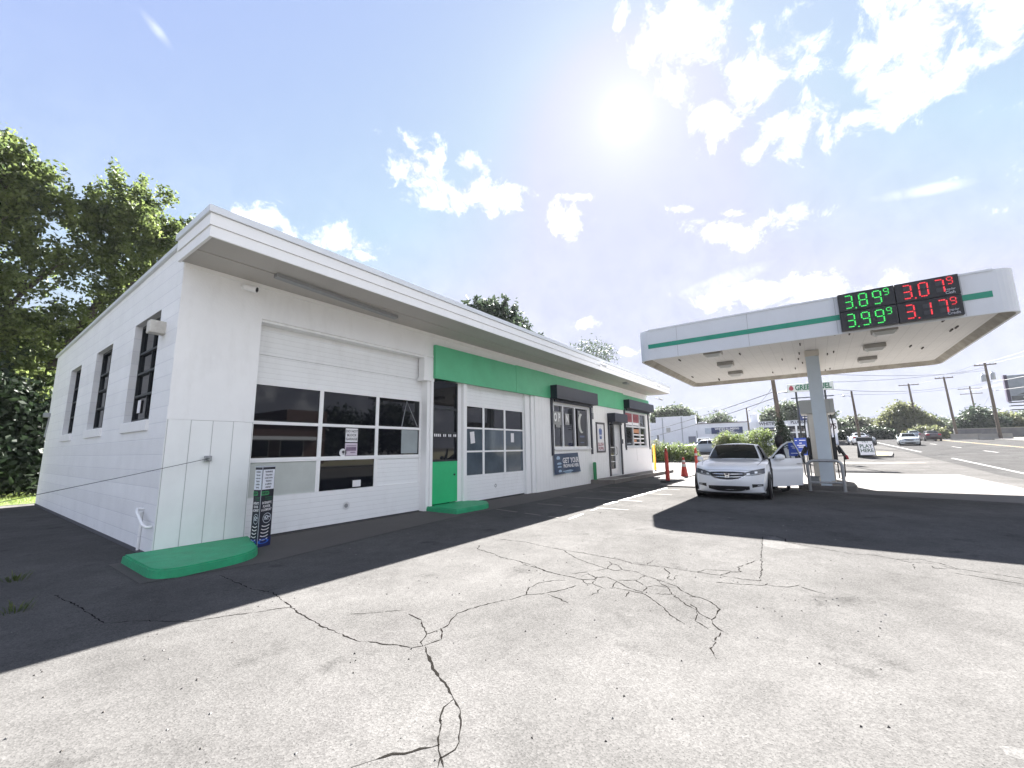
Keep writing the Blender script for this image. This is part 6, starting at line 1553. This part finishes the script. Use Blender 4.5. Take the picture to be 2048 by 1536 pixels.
# hedge and bushes at the lot edge
hx = hz(35)
tree('dense green hedge behind the yellow steel post', (35.5, 2.2, hx), [(35.5, 3.6, hx + .55, .9, .7, .7), (35.4, 2.7, hx + .65, .9, .8, .8), (35.5, 1.6, hx + .70, .9, .8, .8), (35.4, .7, hx + .62, .9, .7, .75)], lf1, .075, 170, 30, .16, .06, 90, name='hedge', cat='hedge', bough=False)
tree('tall pale shrub at the left end of the hedge', (35.0, 3.35, hx), [(35, 3.35, hx + 1.2, .4, .35, .6), (35, 3.4, hx + .7, .5, .4, .5)], lf6, .06, 150, 24, .14, .04, 91, name='shrub', cat='shrub', bough=False)
tree('sprawling leafy bush showing over the white sedan roof', (36.5, -3.2, hx), [(36.5, -1.9, hx + 1.6, .8, .75, .65), (36.6, -3.0, hx + 1.5, .8, .9, .6), (36.6, -4.4, hx + 1.75, .8, .9, .7), (36.5, -3.4, hx + .8, .9, 2.4, .8)], lf1, .085, 120, 26, .18, .08, 92, name='bush', cat='bush', bough=False)
tree('pale yellow-green shrub at the left end of the bush over the sedan roof', (36.0, -1.7, hx), [(36, -1.75, hx + 1.75, .4, .45, .45), (36, -1.6, hx + 1.2, .5, .5, .5)], lf6, .07, 130, 22, .14, .05, 93, name='shrub', cat='shrub', bough=False)
tree('dark climbing ivy wrapped round the leaning pole', (38, -5.85, hz(38)), [(37.9, -5.85, hz(38) + 1.3, .45, .55, .9), (37.9, -5.8, hz(38) + 2.2, .35, .38, .7), (37.9, -5.75, hz(38) + 3.1, .25, .26, .6)], lf2, .075, 260, 26, .12, .05, 94, name='ivy', cat='ivy', bough=False)
# weeds growing in the lot on the left
wm = leaf_mat('weed_blade', (.03, .06, .015), (.10, .12, .03), .3, 9)
for i, (x, y, lab) in enumerate(((-1.28, .10, 'tuft of weeds nearest the green step at the left edge'), (-1.40, -1.55, 'flat tuft of weeds at the lower left of the lot'))):
    t = thing('weed', lab, 'weed', (x, y, 0)); rg = np.random.default_rng(100 + i); b = MB()
    for k in range(45):
        a = rg.uniform(0, 6.28); l = rg.uniform(.04, .14); r = rg.uniform(0, .12); tx, ty = x + r * math.cos(a), y + r * math.sin(a); o_ = l * rg.uniform(.3, .9); w = .004
        p = Vector((tx, ty, 0)); q = Vector((tx + o_ * .5 * math.cos(a), ty + o_ * .5 * math.sin(a), l * .6)); e = Vector((tx + o_ * math.cos(a), ty + o_ * math.sin(a), l * .75)); n_ = Vector((-math.sin(a), math.cos(a), 0)) * w
        b.add([p - n_, p + n_, q + n_, q - n_, e], [(0, 1, 2, 3), (3, 2, 4)])
    b.build('blades', wm, t)
# grass on the lawn behind the shop
rg = np.random.default_rng(5); N = 9000
px = rg.uniform(-5, 0.3, N); py = rg.uniform(12.7, 19, N); a = rg.uniform(0, 6.28, N); l = rg.uniform(.05, .16, N); w = .006
p = np.stack([px, py, np.full(N, .012)], 1); tip = p + np.stack([np.cos(a) * l * .6, np.sin(a) * l * .6, l], 1); sd = np.stack([-np.sin(a), np.cos(a), 0 * a], 1) * w
v = np.stack([p - sd, p + sd, tip], 1).reshape(-1, 3); b = MB(); b.v = [tuple(q) for q in v]; b.f = [(3 * i, 3 * i + 1, 3 * i + 2) for i in range(N)]; b.mi = [0] * N; b.sm = [False] * N
stuff(b.build('grass', leaf_mat('grass_blade', (.07, .12, .02), (.16, .19, .04), .4, 2)))

# ================================================================== ACROSS THE ROAD (seen in the garage door glass)
brick = mat('brick_dark', (.10, .055, .045), .85, var=.25, vs=6, bump=.2)
K = thing('brick_building', 'low brick shop across the road reflected in the garage door glass', 'building', (16, -45, .1))
b = MB(); b.box(8, 27, -56, -42, 0, 5.0); b.box(22, 27, -55, -41.8, 5.0, 6.6); b.build('wall', brick, K); b = MB(); b.box(7.8, 27.2, -56.2, -41.7, 5.0, 5.25); b.build('roof_edge', conc_l, K)
for x in (9.5, 13.5, 17.5, 21.5):
    b = MB(); b.box(x, x + 2.8, -41.98, -41.9, 1.0, 3.2); f_ = b.build('window', white2, K); b = MB(); b.box(x + .1, x + 2.7, -41.89, -41.86, 1.1, 3.1); b.build('pane', glass, f_)
b = MB(); b.prism([(-42, 3.4), (-40.6, 3.0), (-40.6, 2.9), (-42, 3.2)], 9, 26, M=Matrix(((0, 0, 1, 0), (1, 0, 0, 0), (0, 1, 0, 0), (0, 0, 0, 1)))); b.build('awning', mat('awning_stripe', (.3, .32, .34), .6), K)
random.seed(9)
for i, x in enumerate((-30, -22, -14, -6, 2, 34, 43)):
    h = random.uniform(6, 9); z0 = hz(x)
    tree('leafy tree standing across the road opposite the shop', (x, -50, z0), [(x, -50, z0 + h * .62, 3.6, 3, h * .40), (x + 2.4, -50, z0 + h * .45, 2.8, 2.6, h * .33), (x - 2.4, -50, z0 + h * .45, 2.8, 2.6, h * .33)], lf2, .40, 20, 14, .55, .25, 120 + i, group='trees opposite the shop', bough=False)
sedan('pale sedan parked in front of the brick shop across the road', (14, -38.0, .02), R(180), silver)
sedan('charcoal sedan parked left of the pale one across the road', (2, -37.5, .02), R(180), dkg)

# ================================================================== SUMMER HAZE
hm_ = bpy.data.materials.new('haze_air'); hm_.use_nodes = True
_n = hm_.node_tree; _n.nodes.clear(); _o = _n.nodes.new('ShaderNodeOutputMaterial'); _v = _n.nodes.new('ShaderNodeVolumePrincipled')
_v.inputs['Color'].default_value = (.86, .90, .97, 1); _v.inputs['Density'].default_value = 0.00022; _v.inputs['Anisotropy'].default_value = 0.0
_n.links.new(_v.outputs[0], _o.inputs['Volume'])   # name == haze
stuff(MB().box(-40, 175, -62, 45, -1.1, 22).build('haze', hm_))
